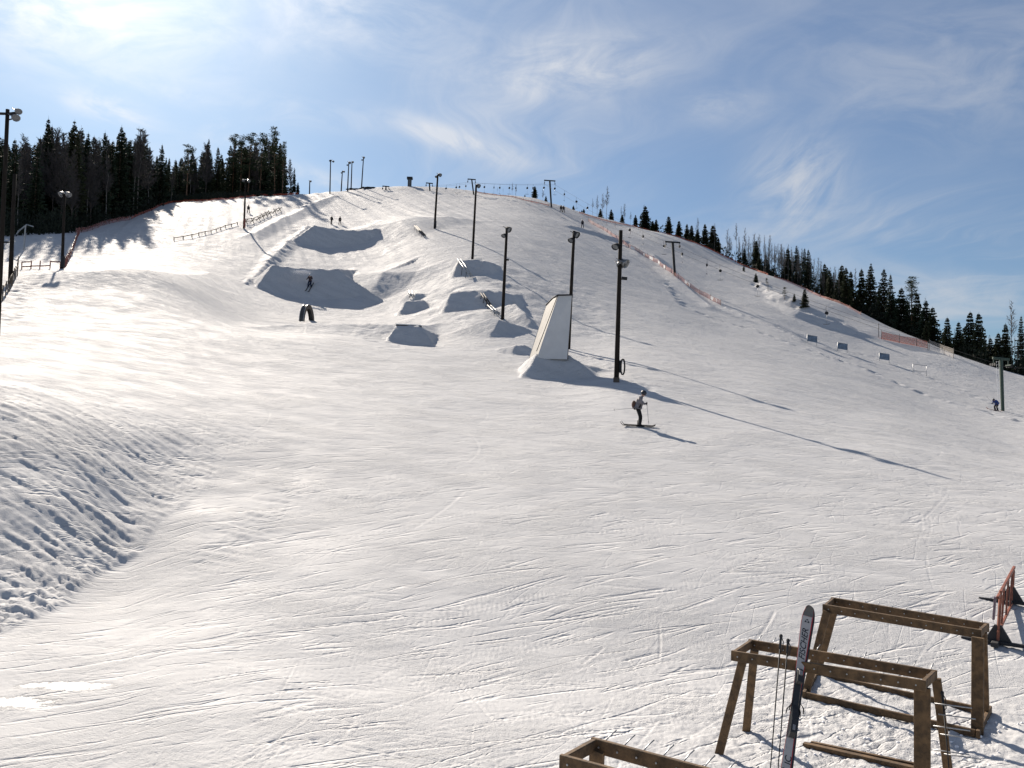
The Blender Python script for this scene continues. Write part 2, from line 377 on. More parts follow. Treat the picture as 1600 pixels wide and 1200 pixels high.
# grid: azimuth x range, fine inside the view and coarse around it
NA, NR = 1010, 930
az_f = np.linspace(R(-33.5), R(33.5), NA)
az_l = R(-33.5)-np.cumsum(np.linspace(.002, .12, 44)); az_l = az_l[az_l > -math.pi+.03][::-1]
az_r = -az_l[::-1]
AZ = np.concatenate([[-math.pi], az_l, az_f, az_r, [math.pi]])
RR = np.concatenate([[1.2, 2.5, 4, 5.5, 7], np.exp(np.linspace(math.log(8.2), math.log(285), NR)), [300, 320, 345, 380, 430, 520, 700, 1000, 1600, 2600, 5000]])
AA, RG = np.meshgrid(AZ, RR)             # rows = range
GX, GY = RG*np.sin(AA), RG*np.cos(AA)
GZ = macro_h(GX, GY)+micro_h(GX, GY)
# far rim settles to a common level so that the sheet reaches the horizon
rim = sm(345, 900, RG); GZ = GZ*(1-rim)+(-6)*rim
def carve():
    for (x0, y0, th, L, wd, dp, kap) in SCR:
        n = max(2, int(L/.5)); pts = []
        x, y, t = x0, y0, th
        for _ in range(n+1):
            pts.append((x, y)); x += math.cos(t)*L/n; y += math.sin(t)*L/n; t += kap*L/n*2
        for (ax, ay), (bx, by) in zip(pts[:-1], pts[1:]):
            pad = wd*3
            if min(ay, by) < 8: continue
            lo_a = math.atan2(min(ax, bx)-pad, max(ay, by) if min(ax, bx) > 0 else min(ay, by))
            hi_a = math.atan2(max(ax, bx)+pad, min(ay, by) if max(ax, bx) > 0 else max(ay, by))
            i0, i1 = np.searchsorted(AZ, lo_a)-1, np.searchsorted(AZ, hi_a)+1
            ra, rb = math.hypot(ax, ay), math.hypot(bx, by)
            j0, j1 = np.searchsorted(RR, min(ra, rb)-pad-.1)-1, np.searchsorted(RR, max(ra, rb)+pad+.1)+1
            if i0 < 0 or i1-i0 < 1 or j1-j0 < 1: continue
            X, Y = GX[j0:j1, i0:i1], GY[j0:j1, i0:i1]
            dx_, dy_ = bx-ax, by-ay; l = math.hypot(dx_, dy_)
            s = ((X-ax)*dx_+(Y-ay)*dy_)/l; f = ((X-ax)*dy_-(Y-ay)*dx_)/l
            inn = (s >= 0) & (s < l)
            g = np.exp(-(f/wd)**2)-.55*np.exp(-((f-wd*1.7)/(wd*.8))**2)
            GZ[j0:j1, i0:i1] -= np.where(inn, dp*g, 0)
carve()
def dents(pix, r_, dep, seed, gap=.55, wob=.35):
    """a trail of boot holes and kicked-up snow"""
    g_ = random.Random(seed); P3 = [q for q in (hit(u, v) for u, v in pix) if q is not None]
    for a, b in zip(P3[:-1], P3[1:]):
        n = int((b-a).length/gap)
        for q in range(n):
            c = a.lerp(b, q/n); cx, cy = c.x+g_.gauss(0, wob), c.y+g_.gauss(0, wob); rr = r_*g_.uniform(.6, 1.3); sg = 1 if g_.random() < .6 else -.8
            A_ = math.atan2(cx, cy); D_ = math.hypot(cx, cy)
            i0, i1 = np.searchsorted(AZ, A_-3*rr/D_), np.searchsorted(AZ, A_+3*rr/D_); j0, j1 = np.searchsorted(RR, D_-3*rr), np.searchsorted(RR, D_+3*rr)
            X, Y = GX[j0:j1, i0:i1], GY[j0:j1, i0:i1]
            GZ[j0:j1, i0:i1] -= dep*sg*g_.uniform(.5, 1.2)*np.exp(-((X-cx)**2+(Y-cy)**2)/(rr*rr))
def ground_z(x, y):
    """height of the snow as meshed"""
    r = math.hypot(x, y); a = math.atan2(x, y)
    i = min(max(int(np.searchsorted(AZ, a))-1, 0), len(AZ)-2); j = min(max(int(np.searchsorted(RR, r))-1, 0), len(RR)-2)
    p = (a-AZ[i])/(AZ[i+1]-AZ[i]); q = (r-RR[j])/(RR[j+1]-RR[j])
    return float((GZ[j, i]*(1-p)+GZ[j, i+1]*p)*(1-q)+(GZ[j+1, i]*(1-p)+GZ[j+1, i+1]*p)*q)
def hit(u, v, y0=8, y1=330):
    """where the photographed point meets the snow"""
    d = ray(u, v); prev = y0
    y = y0
    while y < y1:
        x = d[0]*y; z = d[2]*y+CZ
        if ground_z(x, y) >= z:
            lo, hi = prev, y
            for _ in range(16):
                m = (lo+hi)/2
                if ground_z(d[0]*m, m) >= d[2]*m+CZ: hi = m
                else: lo = m
            return Vector((d[0]*hi, hi, ground_z(d[0]*hi, hi)))
        prev = y; y *= 1.004
    return None
def on(u, Y, vref=450):
    """ground point at distance Y on the picture column u"""
    x = ray(u, vref)[0]*Y
    z = ground_z(x, Y)
    for _ in range(3):
        _, vv = project((x, Y, z)); x = ray(u, vv)[0]*Y; z = ground_z(x, Y)
    return Vector((x, Y, z))

dents([(1040,440),(1070,478),(1110,497),(1170,513),(1230,535),(1300,560),(1350,575),(1400,597),(1460,622),(1530,640),(1598,660)], .42, .16, 1, .5)
dents([(1125,477),(1170,495),(1210,510),(1250,527),(1300,545),(1380,560),(1440,584),(1500,608),(1560,634),(1598,644)], .36, .12, 2, .7)
dents([(1180,440),(1215,462),(1262,480),(1300,500),(1340,520)], .6, .22, 3, .35, 1.1)
dents([(385,445),(402,425),(425,402),(450,375),(470,356)], .45, .14, 4, .4, .8)
dents([(600,505),(580,512),(560,516),(590,520),(610,540),(640,548)], .30, .08, 6, .25, .8)
dents([(10,500),(22,470),(40,440),(70,428),(100,423)], .35, .10, 7, .4, .5)
dents([(965,596),(990,605),(1012,612),(935,560),(900,552)], .25, .06, 8, .3, .5)
dents([(738,398),(760,412),(770,440),(790,450),(820,490)], .4, .10, 9, .5, .6)
nr, na = GX.shape
verts = np.stack([GX, GY, GZ], -1).reshape(-1, 3).astype(np.float32)
idx = np.arange(nr*na).reshape(nr, na)
quads = np.stack([idx[:-1, :-1], idx[:-1, 1:], idx[1:, 1:], idx[1:, :-1]], -1).reshape(-1, 4)
# drop the seam duplicate quads at the far back: azimuths -pi and pi coincide, which is fine
me = bpy.data.meshes.new('snow_ground')
me.vertices.add(len(verts)); me.vertices.foreach_set('co', verts.ravel())
me.loops.add(quads.size); me.loops.foreach_set('vertex_index', quads[:, ::-1].ravel().astype(np.int32))
me.polygons.add(len(quads)); me.polygons.foreach_set('loop_start', np.arange(0, quads.size, 4, dtype=np.int32))
me.polygons.foreach_set('use_smooth', np.ones(len(quads), dtype=bool))
me.update(calc_edges=True)
snow_ob = bpy.data.objects.new('snow_ground', me); COL.objects.link(snow_ob); snow_ob['kind'] = 'structure'

def mat(name, color=(.5,.5,.5), rough=.6, metal=0.0, spec=.5, var=.12, scale=6.0, bump=0.0, bscale=30.0, stretch=(1,1,1)):
    m_ = bpy.data.materials.new(name); m_.use_nodes = True
    t = NT(m_.node_tree); b = t.n['Principled BSDF']
    oc = t.node('ShaderNodeTexCoord').outputs['Object']
    v = t.vm('MULTIPLY', oc, stretch)
    n1 = t.noise(v, scale, 5, .6)
    lo = tuple(c*(1-var) for c in color)+(1,); hi = tuple(min(1, c*(1+var)) for c in color)+(1,)
    t.put(b.inputs['Base Color'], t.mix(t.ramp(n1, .3, .7), lo, hi))
    b.inputs['Roughness'].default_value = rough; b.inputs['Metallic'].default_value = metal
    b.inputs['Specular IOR Level'].default_value = spec
    if bump:
        bn = t.node('ShaderNodeBump'); t.put(bn.inputs['Height'], t.noise(v, bscale, 4, .6))
        bn.inputs['Strength'].default_value = .6; bn.inputs['Distance'].default_value = bump
        t.l.new(bn.outputs[0], b.inputs['Normal'])
    return m_
def snow_material():
    m_ = bpy.data.materials.new('packed_snow'); m_.use_nodes = True
    t = NT(m_.node_tree); b = t.n['Principled BSDF']
    pos = t.node('ShaderNodeNewGeometry').outputs['Position']
    s3 = t.node('ShaderNodeSeparateXYZ'); t.put(s3.inputs[0], pos); X, Y, Z = s3.outputs
    flat = t.comb(X, Y, 0.0)
    dist = t.vm('LENGTH', flat, out=1)
    big = t.noise(flat, .045, 3, .5); mid = t.noise(flat, .6, 4, .6)
    # icy scraped parts are a little greyer than fresh packed snow
    rot = t.node('ShaderNodeVectorRotate', rotation_type='Z_AXIS'); t.put(rot.inputs['Vector'], flat); rot.inputs['Angle'].default_value = R(26)
    comb = t.noise(t.vm('MULTIPLY', rot.outputs[0], (.22, 1.6, 1)), 1.0, 5, .65)
    c = t.mix(t.ramp(comb, .35, .68), (.505, .508, .515, 1), (.565, .566, .568, 1))
    c = t.mix(t.ramp(big, .35, .7, 0, .35), c, (.485, .486, .49, 1))
    c = t.mix(t.ramp(t.noise(flat, 9.0, 4, .7), .5, .75, 0, .22), c, (.42, .418, .412, 1))
    # polished melt-ice sheet in the near left corner
    def ell(cx, cy, rx, ry):
        p, q = t.m('DIVIDE', t.m('SUBTRACT', X, cx), rx), t.m('DIVIDE', t.m('SUBTRACT', Y, cy), ry)
        return t.m('ADD', t.m('MULTIPLY', p, p), t.m('MULTIPLY', q, q))
    dd = t.m('MINIMUM', ell(-6.75, 12.33, .75, .28), ell(-6.3, 13.05, .75, .22))
    ice = t.ramp(t.m('ADD', dd, t.m('MULTIPLY', t.noise(flat, 4.0, 6, .75), 3.4)), 3.0, 2.0)
    t.put(b.inputs['Base Color'], t.mix(ice, c, (.50, .50, .50, 1)))
    t.put(b.inputs['Roughness'], t.m('ADD', t.m('MULTIPLY', ice, -.40), t.ramp(mid, .3, .7, .66, .80)))
    b.inputs['Specular IOR Level'].default_value = .10
    b.inputs['IOR'].default_value = 1.31
    b.inputs['Subsurface Weight'].default_value = 0.0
    # fine relief: grain, scraped speckle and thin edge scratches in several directions
    g1 = t.noise(flat, 38.0, 3, .65); g2 = t.noise(t.vm('MULTIPLY', rot.outputs[0], (4.5, 9.0, 1)), 1.0, 5, .72)
    patch = t.ramp(t.noise(flat, .33, 3, .55), .40, .62)
    h = t.m('ADD', t.m('MULTIPLY', g1, .015), t.m('MULTIPLY', g2, .019))
    h = t.m('MULTIPLY', h, t.m('ADD', .45, patch))
    def scratches(ang, fl, fw, seed, depth, wid, mscale):
        r2 = t.node('ShaderNodeVectorRotate', rotation_type='Z_AXIS'); t.put(r2.inputs['Vector'], t.vm('ADD', flat, (seed*7.3, seed*3.1, 0))); r2.inputs['Angle'].default_value = ang
        n = t.noise(t.vm('MULTIPLY', r2.outputs[0], (fl, fw, 1)), 1.0, 1, .4, .25)
        ln = t.ramp(t.m('ABSOLUTE', t.m('SUBTRACT', n, .5)), 0, wid, -1, 0)
        mk = t.ramp(t.noise(t.vm('MULTIPLY', r2.outputs[0], (mscale*.5, mscale*2, 1)), 1.0, 3, .6), .50, .60)
        return t.m('MULTIPLY', t.m('MULTIPLY', ln, mk), depth)
    for (ang, fl, fw, sd_, dp, wd, ms) in ((R(-24), .28, 3.2, 1, .024, .045, .9), (R(-38), .30, 4.0, 2, .018, .045, 1.1), (R(8), .25, 2.6, 3, .008, .035, .7), (R(-66), .30, 3.0, 4, .004, .03, .6)):
        sc_ = scratches(ang, fl, fw, sd_, dp, wd, ms)
        h = t.m('ADD', h, sc_)
    h = t.m('ADD', h, t.m('MULTIPLY', t.noise(t.vm('MULTIPLY', rot.outputs[0], (.9, 2.4, 1)), 1.0, 5, .65), t.ramp(dist, 20, 110, .006, .13)))
    h = t.m('ADD', h, t.m('MULTIPLY', t.noise(flat, 1.1, 6, .72), t.ramp(dist, 20, 120, .008, .13)))
    h = t.m('ADD', h, t.m('MULTIPLY', t.noise(t.vm('MULTIPLY', rot.outputs[0], (3.2, 6.5, 1)), 1.0, 4, .75), t.m('MULTIPLY', t.ramp(dist, 14, 60, .004, .050), t.m('ADD', .35, patch))))
    h = t.m('MULTIPLY', h, t.ramp(ice, 0, 1, 1, .25))
    bn = t.node('ShaderNodeBump'); t.put(bn.inputs['Height'], h); bn.inputs['Strength'].default_value = 1.0; bn.inputs['Distance'].default_value = 1.0
    t.l.new(bn.outputs[0], b.inputs['Normal'])
    return m_
SNOW = snow_material(); me.materials.append(SNOW)

# ------------------------------------------------------------------ mesh helpers
class MB:
    def __init__(s): s.v = []; s.f = []; s.mi = []; s.smooth = []
    def add(s, vs, fs, mi=0, smooth=False):
        b = len(s.v); s.v += [tuple(map(float, p)) for p in vs]
        s.f += [tuple(b+i for i in f) for f in fs]; s.mi += [mi]*len(fs); s.smooth += [smooth]*len(fs)
        return s
    def box(s, c, size, rot=None, mi=0, taper=1.0, bevel=0.0):
        c = Vector(c); hx, hy, hz = [q/2 for q in size]
        rot = rot or Matrix.Identity(3)
        vs = []
        for z, k in ((-hz, 1), (hz, taper)):
            for x, y in ((-hx, -hy), (hx, -hy), (hx, hy), (-hx, hy)): vs.append(c+rot@Vector((x*k, y*k, z)))
        return s.add(vs, [(0,3,2,1),(4,5,6,7),(0,1,5,4),(1,2,6,5),(2,3,7,6),(3,0,4,7)], mi)
    def bar(s, a, b, wd, ht, up=(0,0,1), mi=0, ch=0.0):
        """rectangular stick a->b: wd sideways, ht along up, small chamfer"""
        a, b = Vector(a), Vector(b); d = (b-a).normalized(); up = Vector(up)
        if abs(d.dot(up)) > .98: up = Vector((0,1,0))
        x = d.cross(up).normalized(); y = x.cross(d).normalized()
        ch = ch or min(wd, ht)*.12
        w2, h2 = wd/2, ht/2
        prof = [(-w2+ch,-h2),(w2-ch,-h2),(w2,-h2+ch),(w2,h2-ch),(w2-ch,h2),(-w2+ch,h2),(-w2,h2-ch),(-w2,-h2+ch)]
        vs = [p+x*i+y*j for p in (a, b) for i, j in prof]
        fs = [(i, (i+1) % 8, (i+1) % 8+8, i+8) for i in range(8)]+[tuple(range(7,-1,-1)), tuple(range(8,16))]
        return s.add(vs, fs, mi)
    def tube(s, pts, r, n=8, mi=0, cap=True, smooth=True):
        pts = [Vector(p) for p in pts]; rs = r if isinstance(r, (list, tuple)) else [r]*len(pts)
        vs = []; ref = None
        for i, p in enumerate(pts):
            d = (pts[min(i+1, len(pts)-1)]-pts[max(i-1, 0)]).normalized()
            if ref is None: ref = Vector((1,0,0)) if abs(d.x) < .9 else Vector((0,1,0))
            x = (ref-d*ref.dot(d)).normalized(); y = d.cross(x); ref = x
            for k in range(n):
                a = 2*math.pi*k/n; vs.append(p+(x*math.cos(a)+y*math.sin(a))*rs[i])
        fs = []
        for i in range(len(pts)-1):
            for k in range(n): fs.append((i*n+k, i*n+(k+1) % n, (i+1)*n+(k+1) % n, (i+1)*n+k))
        s.add(vs, fs, mi, smooth)
        if cap:
            b = len(s.v)-len(vs); s.f += [tuple(b+k for k in range(n-1,-1,-1)), tuple(b+(len(pts)-1)*n+k for k in range(n))]
            s.mi += [mi]*2; s.smooth += [False]*2
        return s
    def ball(s, c, r, n=10, m=6, mi=0, sc=(1,1,1)):
        c = Vector(c); vs = [c+Vector((0,0,-r*sc[2]))]
        for j in range(1, m):
            t = math.pi*j/m-math.pi/2
            for k in range(n):
                a = 2*math.pi*k/n; vs.append(c+Vector((math.cos(a)*math.cos(t)*r*sc[0], math.sin(a)*math.cos(t)*r*sc[1], math.sin(t)*r*sc[2])))
        vs.append(c+Vector((0,0,r*sc[2])))
        fs = [(0, 1+(k+1) % n, 1+k) for k in range(n)]
        for j in range(m-2):
            for k in range(n): fs.append((1+j*n+k, 1+j*n+(k+1) % n, 1+(j+1)*n+(k+1) % n, 1+(j+1)*n+k))
        t = len(vs)-1; fs += [(t, 1+(m-2)*n+k, 1+(m-2)*n+(k+1) % n) for k in range(n)]
        return s.add(vs, fs, mi, True)
    def prism(s, poly, off, mi=0):
        """closed solid from a planar polygon pushed along off"""
        poly = [Vector(p) for p in poly]; off = Vector(off); n = len(poly)
        vs = poly+[p+off for p in poly]
        fs = [tuple(range(n)), tuple(range(2*n-1, n-1, -1))]+[(i, n+i, n+(i+1) % n, (i+1) % n) for i in range(n)]
        return s.add(vs, fs, mi)
    def build(s, name, mats, parent=None, loc=None):
        me_ = bpy.data.meshes.new(name)
        o_ = Vector(loc) if loc is not None else Vector((0,0,0))
        if parent is not None and loc is None: o_ = Vector(parent.location) if parent.get('_w') else Vector((0,0,0))
        me_.from_pydata([tuple(Vector(p)-o_) for p in s.v], [], s.f)
        for m_ in (mats if isinstance(mats, (list, tuple)) else [mats]): me_.materials.append(m_)
        me_.polygons.foreach_set('material_index', s.mi); me_.polygons.foreach_set('use_smooth', s.smooth)
        me_.update()
        ob = bpy.data.objects.new(name, me_); COL.objects.link(ob)
        if parent is not None: ob.parent = parent
        elif loc is not None: ob.location = loc
        return ob
def tag(o, label=None, cat=None, group=None, kind=None):
    if label: o['label'] = label
    if cat: o['category'] = cat
    if group: o['group'] = group
    if kind: o['kind'] = kind
    return o
def thing(name, label, cat, loc=(0,0,0), group=None, world=True, rotz=0):
    """Empty at the base. world=True: its parts are given in world coordinates."""
    e = bpy.data.objects.new(name, None); COL.objects.link(e); e.location = loc; e.empty_display_size = .3
    e.rotation_euler = (0,0,rotz)
    if world: e['_w'] = 1
    return tag(e, label, cat, group)
def sub(mb, name, m_, parent):
    """sub-part: parent is a mesh part that sits at its thing's origin"""
    root = parent.parent
    o = Vector(root.location) if root is not None and root.get('_w') else Vector((0,0,0))
    me_ = bpy.data.meshes.new(name); me_.from_pydata([tuple(Vector(p)-o) for p in mb.v], [], mb.f)
    for q in (m_ if isinstance(m_, (list, tuple)) else [m_]): me_.materials.append(q)
    me_.polygons.foreach_set('material_index', mb.mi); me_.polygons.foreach_set('use_smooth', mb.smooth)
    ob = bpy.data.objects.new(name, me_); COL.objects.link(ob); ob.parent = parent
    return ob
def copy_thing(src, loc, rotz=0, scale=None, label=None, group=None):
    r = src.copy(); COL.objects.link(r); r.location = loc; r.rotation_euler = (0,0,rotz)
    if scale is not None: r.scale = scale
    if label: r['label'] = label
    if group: r['group'] = group
    for ch in src.children:
        c = ch.copy(); COL.objects.link(c); c.parent = r
        for g_ in ch.children:
            d = g_.copy(); COL.objects.link(d); d.parent = c
    return r
def pz(u, v, z):
    """photographed point at a known height"""
    d = ray(u, v); k = (z-CZ)/d[2]
    return Vector((d[0]*k, d[1]*k, z))
def PV(u, v, Y): return Vector(P(u, v, Y))

# ------------------------------------------------------------------ materials
POLE_WOOD = mat('tarred_wood', (.022,.018,.015), .9, spec=.15, var=.35, scale=3, bump=.01, stretch=(6,6,.5))
RACK_WOOD = mat('weathered_treated_timber', (.108,.064,.029), .8, var=.45, scale=9, bump=.005, bscale=50, stretch=(1,1,1))
END_WOOD = mat('cut_timber_end', (.40,.28,.12), .7, var=.2, scale=20)
GREY_STEEL = mat('galvanised_steel', (.33,.34,.35), .42, .8, var=.15)
DARK_STEEL = mat('dark_painted_steel', (.022,.024,.027), .7, .0, spec=.25, var=.2)
LAMP_ALU = mat('lamp_aluminium', (.22,.225,.23), .35, .8, var=.1)
LAMP_GLASS = mat('lamp_glass', (.12,.13,.14), .12, 0, var=.05, spec=.8)
GREEN_STEEL = mat('green_painted_steel', (.030,.055,.040), .5, .1, var=.2)
SKI_BLACK = mat('black_ski', (.004,.004,.005), 1.0, spec=0.0, var=.05)
ORANGE = mat('orange_plastic', (.62,.13,.055), .6, var=.2, scale=3)
RED_PAINT = mat('faded_red_paint', (.20,.06,.042), .6, var=.3, scale=8)
WHITE_VINYL = mat('white_vinyl', (.80,.80,.79), .45, var=.06)
RUBBER = mat('black_rubber', (.022,.022,.024), .7, var=.2)
PANEL_GREY = mat('grey_plywood_panel', (.56,.57,.58), .6, var=.05, scale=1.2, bump=.004)
RAMP_BEIGE = mat('scuffed_beige_sheet', (.27,.255,.23), .6, var=.16, scale=1.8)
FENCE_WOOD = mat('old_fence_wood', (.11,.085,.06), .8, var=.3, scale=6)
BOX_WOOD = mat('dark_plywood', (.07,.055,.042), .7, var=.3, scale=4)
RAIL_WHITE = mat('worn_white_rail', (.36,.36,.35), .4, var=.15, scale=8)
SIGN_BLUE = mat('blue_sign_back', (.115,.165,.235), .5, var=.3, scale=2.4)
NYLON_BLACK = mat('black_nylon', (.018,.018,.02), .75, var=.2, scale=12, bump=.004, bscale=25)
SKIN = mat('skin', (.45,.27,.2), .5, var=.05)
def net_material(name, col, dens):
    m_ = bpy.data.materials.new(name); m_.use_nodes = True
    t = NT(m_.node_tree); b = t.n['Principled BSDF']; b.inputs['Base Color'].default_value = col+(1,); b.inputs['Roughness'].default_value = .6
    pos = t.node('ShaderNodeNewGeometry').outputs['Position']
    n = t.noise(pos, 6.0, 3, .7)
    tr = t.node('ShaderNodeBsdfTransparent'); mx = t.node('ShaderNodeMixShader')
    t.put(mx.inputs[0], t.ramp(n, .2, .8, dens-.15, dens+.15)); t.l.new(tr.outputs[0], mx.inputs[1]); t.l.new(b.outputs[0], mx.inputs[2])
    out = [q for q in t.n if q.type == 'OUTPUT_MATERIAL'][0]; t.l.new(mx.outputs[0], out.inputs[0])
    return m_
NET_ORANGE = net_material('orange_safety_net', (.50,.10,.045), .60)
NET_DULL = net_material('dull_red_safety_net', (.42,.15,.12), .5)

# ------------------------------------------------------------------ trees
def needle_mat(name, c):
    return mat(name, c, .8, var=.45, scale=1.4, spec=.2)
SPRUCE_A, SPRUCE_B = needle_mat('spruce_needles', (.026,.040,.022)), needle_mat('spruce_needles_olive', (.042,.050,.024))
PINE_N = needle_mat('pine_needles', (.045,.062,.030))
BARK = mat('grey_brown_bark', (.085,.065,.050), .85, var=.35, scale=5)
PINE_BARK = mat('orange_brown_pine_bark', (.17,.095,.055), .85, var=.3, scale=3)
BIRCH_BARK = mat('pale_birch_bark', (.17,.155,.14), .8, var=.45, scale=4, stretch=(1,1,.6))
TWIG = mat('bare_twigs', (.060,.052,.048), .85, var=.3, scale=3)
def tree_mesh(name, vs, fs, m_):
    me_ = bpy.data.meshes.new(name)
    me_.from_pydata(vs, [], fs); me_.materials.append(m_); me_.update(); return me_
def conifer(seed, H=16., Rm=2.6, skirt=.06, gap=.0, m_=None, dens=1.0, pine=False):
    g = random.Random(seed); vs = []; fs = []
    def tri(a, b, c): n = len(vs); vs.extend((a, b, c)); fs.append((n, n+1, n+2))
    if not pine:
        nl = int(H*2.9*dens)
        for i in range(nl):
            t = skirt+(1-skirt)*(i+g.random()*.6)/nl; z = t*H
            prof = (1-t)**.82*(1.0 if t > .25 else .62+1.5*t)
            Lm = Rm*prof*g.uniform(.72, 1.18)+.10
            if g.random() < gap: continue
            nb = max(4, int((4+6*(1-t))*dens)); a0 = g.random()*6.3
            for b in range(nb):
                a = a0+6.283*b/nb+g.uniform(-.3, .3); L = Lm*g.uniform(.55, 1.15)
                droop = g.uniform(-.42, -.12)*(1.2-t) if t < .85 else g.uniform(0, .7)
                ca, sa = math.cos(a), math.sin(a); k = max(3, int(L*3.2))
                for q in range(k):
                    f0, f1 = q/k, (q+1.5)/k
                    up = lambda f: z+L*f*droop+.16*L*f*f
                    for sgn in (-1, 1):
                        wd = (.34+.10*L)*(1-f0*.55)*g.uniform(.6, 1.2)
                        tri((ca*L*f0, sa*L*f0, up(f0)+.04), (ca*L*f1, sa*L*f1, up(min(f1, 1.05))),
                            (ca*L*(f0+.9/k)-sa*sgn*wd, sa*L*(f0+.9/k)+ca*sgn*wd, up(f0)-g.uniform(.05, .34)))
                    if g.random() < .55:
                        tri((ca*L*f0, sa*L*f0, up(f0)), (ca*L*f1, sa*L*f1, up(f1)), (ca*L*f1*.97, sa*L*f1*.97, up(f1)-g.uniform(.25, .55)))
        tri((-.05,0,H*.96), (.05,0,H*.96), (0,0,H*1.03)); tri((0,-.05,H*.96), (0,.05,H*.96), (0,0,H*1.03))
    else:
        for i in range(34):
            t = g.uniform(.50, 1.0) if i > 5 else g.uniform(.3, .55); z = t*H; a = g.random()*6.3
            L = Rm*g.uniform(.35, 1.0)*(1.15-t*.75) if i > 5 else Rm*.5
            cx, cy, cz = math.cos(a)*L, math.sin(a)*L, z+g.uniform(-.2, .5)
            for q in range(58):
                d = [g.gauss(0, 1) for _ in range(3)]; n = math.sqrt(sum(e*e for e in d))+1e-6; r = g.uniform(.35, 1)
                px_, py_, pz_ = cx+d[0]/n*r*.95, cy+d[1]/n*r*.95, cz+d[2]/n*r*.48
                e = [g.uniform(-.34, .34) for _ in range(6)]
                tri((px_, py_, pz_), (px_+e[0], py_+e[1], pz_+e[2]*.6), (px_+e[3], py_+e[4], pz_+e[5]*.6))
    return tree_mesh('crown', vs, fs, m_)
def trunk_mesh(seed, H, r, m_, limbs=0, Rm=2, lean=.0):
    g = random.Random(seed); mb = MB()
    pts = [(g.gauss(0, lean)*z/3, g.gauss(0, lean)*z/3, z) for z in [H*q/6 for q in range(7)]]
    pts[0] = (0,0,-1.2)
    mb.tube(pts, [r*(1-q/6*.9) for q in range(7)], 6)
    for i in range(limbs):
        z = H*g.uniform(.35, .95); a = g.random()*6.3; L = Rm*g.uniform(.4, .9)
        mb.tube([(0,0,z), (math.cos(a)*L, math.sin(a)*L, z+g.uniform(0, .8))], [r*.3, r*.1], 3, cap=False)
    me_ = bpy.data.meshes.new('trunk'); me_.from_pydata(mb.v, [], mb.f); me_.materials.append(m_); me_.update(); return me_
def bare_crown(seed, H, spread, start=.3, n=46, dens=1.0, thick=1.0):
    """leafless broadleaf: rising limbs that fork into fine twigs"""
    g = random.Random(seed); vs = []; fs = []
    def ribbon(a, b, r):
        d = Vector(b)-Vector(a); x = d.cross(Vector((g.uniform(-1,1), g.uniform(-1,1), .2)))
        if x.length < 1e-5: return
        x = x.normalized()*r*thick; y = d.cross(x).normalized()*r*thick; k = len(vs); b = Vector(b)
        vs.extend([tuple(Vector(a)+x), tuple(Vector(a)-x*.5+y*.87), tuple(Vector(a)-x*.5-y*.87), tuple(b)])
        fs.extend([(k, k+1, k+3), (k+1, k+2, k+3), (k+2, k, k+3)])
    for i in range(int(n*dens)):
        t = start+(1-start)*(i+g.random())/(n*dens); z = H*t; a = g.random()*6.283
        L = spread*(1-(t-start)/(1-start)*.75)*g.uniform(.6, 1.15)
        d = Vector((math.cos(a), math.sin(a), g.uniform(.9, 1.9))).normalized(); p0 = Vector((0,0,z*.97)); p1 = p0+d*L
        ribbon(p0, p1, .055)
        for j in range(7):
            f = g.uniform(.2, 1); q0 = p0+(p1-p0)*f
            e = (d+Vector((g.gauss(0,.5), g.gauss(0,.5), g.gauss(.15,.35)))).normalized(); l2 = L*g.uniform(.25, .6); q1 = q0+e*l2
            ribbon(q0, q1, .034)
            for k_ in range(4):
                f2 = g.uniform(.2, 1); s0 = q0+(q1-q0)*f2
                e2 = (e+Vector((g.gauss(0,.55), g.gauss(0,.55), g.gauss(0,.4)))).normalized()
                ribbon(s0, s0+e2*L*g.uniform(.16, .40), .024)
    return tree_mesh('crown', vs, fs, TWIG)
def proto_tree(kind, H, crown, trunk):
    return dict(kind=kind, H=H, crown=crown, trunk=trunk)
SPR = [proto_tree('spruce_tree', 16, conifer(100+i, 16, Rm, sk, gp, m_), trunk_mesh(i, 15.6, .17, BARK))
       for i, (Rm, sk, gp, m_) in enumerate([(2.5,.05,.0,SPRUCE_A),(2.1,.14,.05,SPRUCE_A),(2.9,.04,.0,SPRUCE_B),(1.7,.10,.1,SPRUCE_A),(2.4,.22,.1,SPRUCE_B),(2.0,.03,.02,SPRUCE_A)])]
YSP = [proto_tree('spruce_tree', 8, conifer(150+i, 8, Rm, .03, .05, SPRUCE_B if i else SPRUCE_A, 1.25), trunk_mesh(30+i, 7.6, .09, BARK)) for i, Rm in enumerate((1.6, 1.3, 1.15))]
PIN = [proto_tree('pine_tree', 17, conifer(200+i, 17, Rm, m_=PINE_N, pine=True), trunk_mesh(60+i, 16.5, .20, PINE_BARK, 16, Rm)) for i, Rm in enumerate((2.3, 1.8, 2.0))]
BIR = [proto_tree('birch_tree', 15, bare_crown(300+i, 15, sp, st, int(n*1.5)), trunk_mesh(80+i, 15.2, .10, bk, 0, lean=.05))
       for i, (sp, st, n, bk) in enumerate([(2.6,.32,52,BIRCH_BARK),(2.0,.45,40,BIRCH_BARK),(3.2,.28,56,BARK),(1.5,.5,34,BIRCH_BARK),(2.3,.25,50,BARK)])]
RTWIG = mat('pale_bare_twigs', (.12,.11,.105), .85, var=.3, scale=3)
BIR_R = []
for i, (sp_, st_, n_) in enumerate([(1.9,.40,40),(1.5,.5,34),(2.2,.35,44),(1.2,.55,30)]):
    _c = bare_crown(400+i, 15, sp_, st_, n_, thick=.72); _c.materials.clear(); _c.materials.append(RTWIG)
    BIR_R.append(proto_tree('birch_tree', 15, _c, trunk_mesh(90+i, 15.2, .09, BIRCH_BARK, lean=.05)))
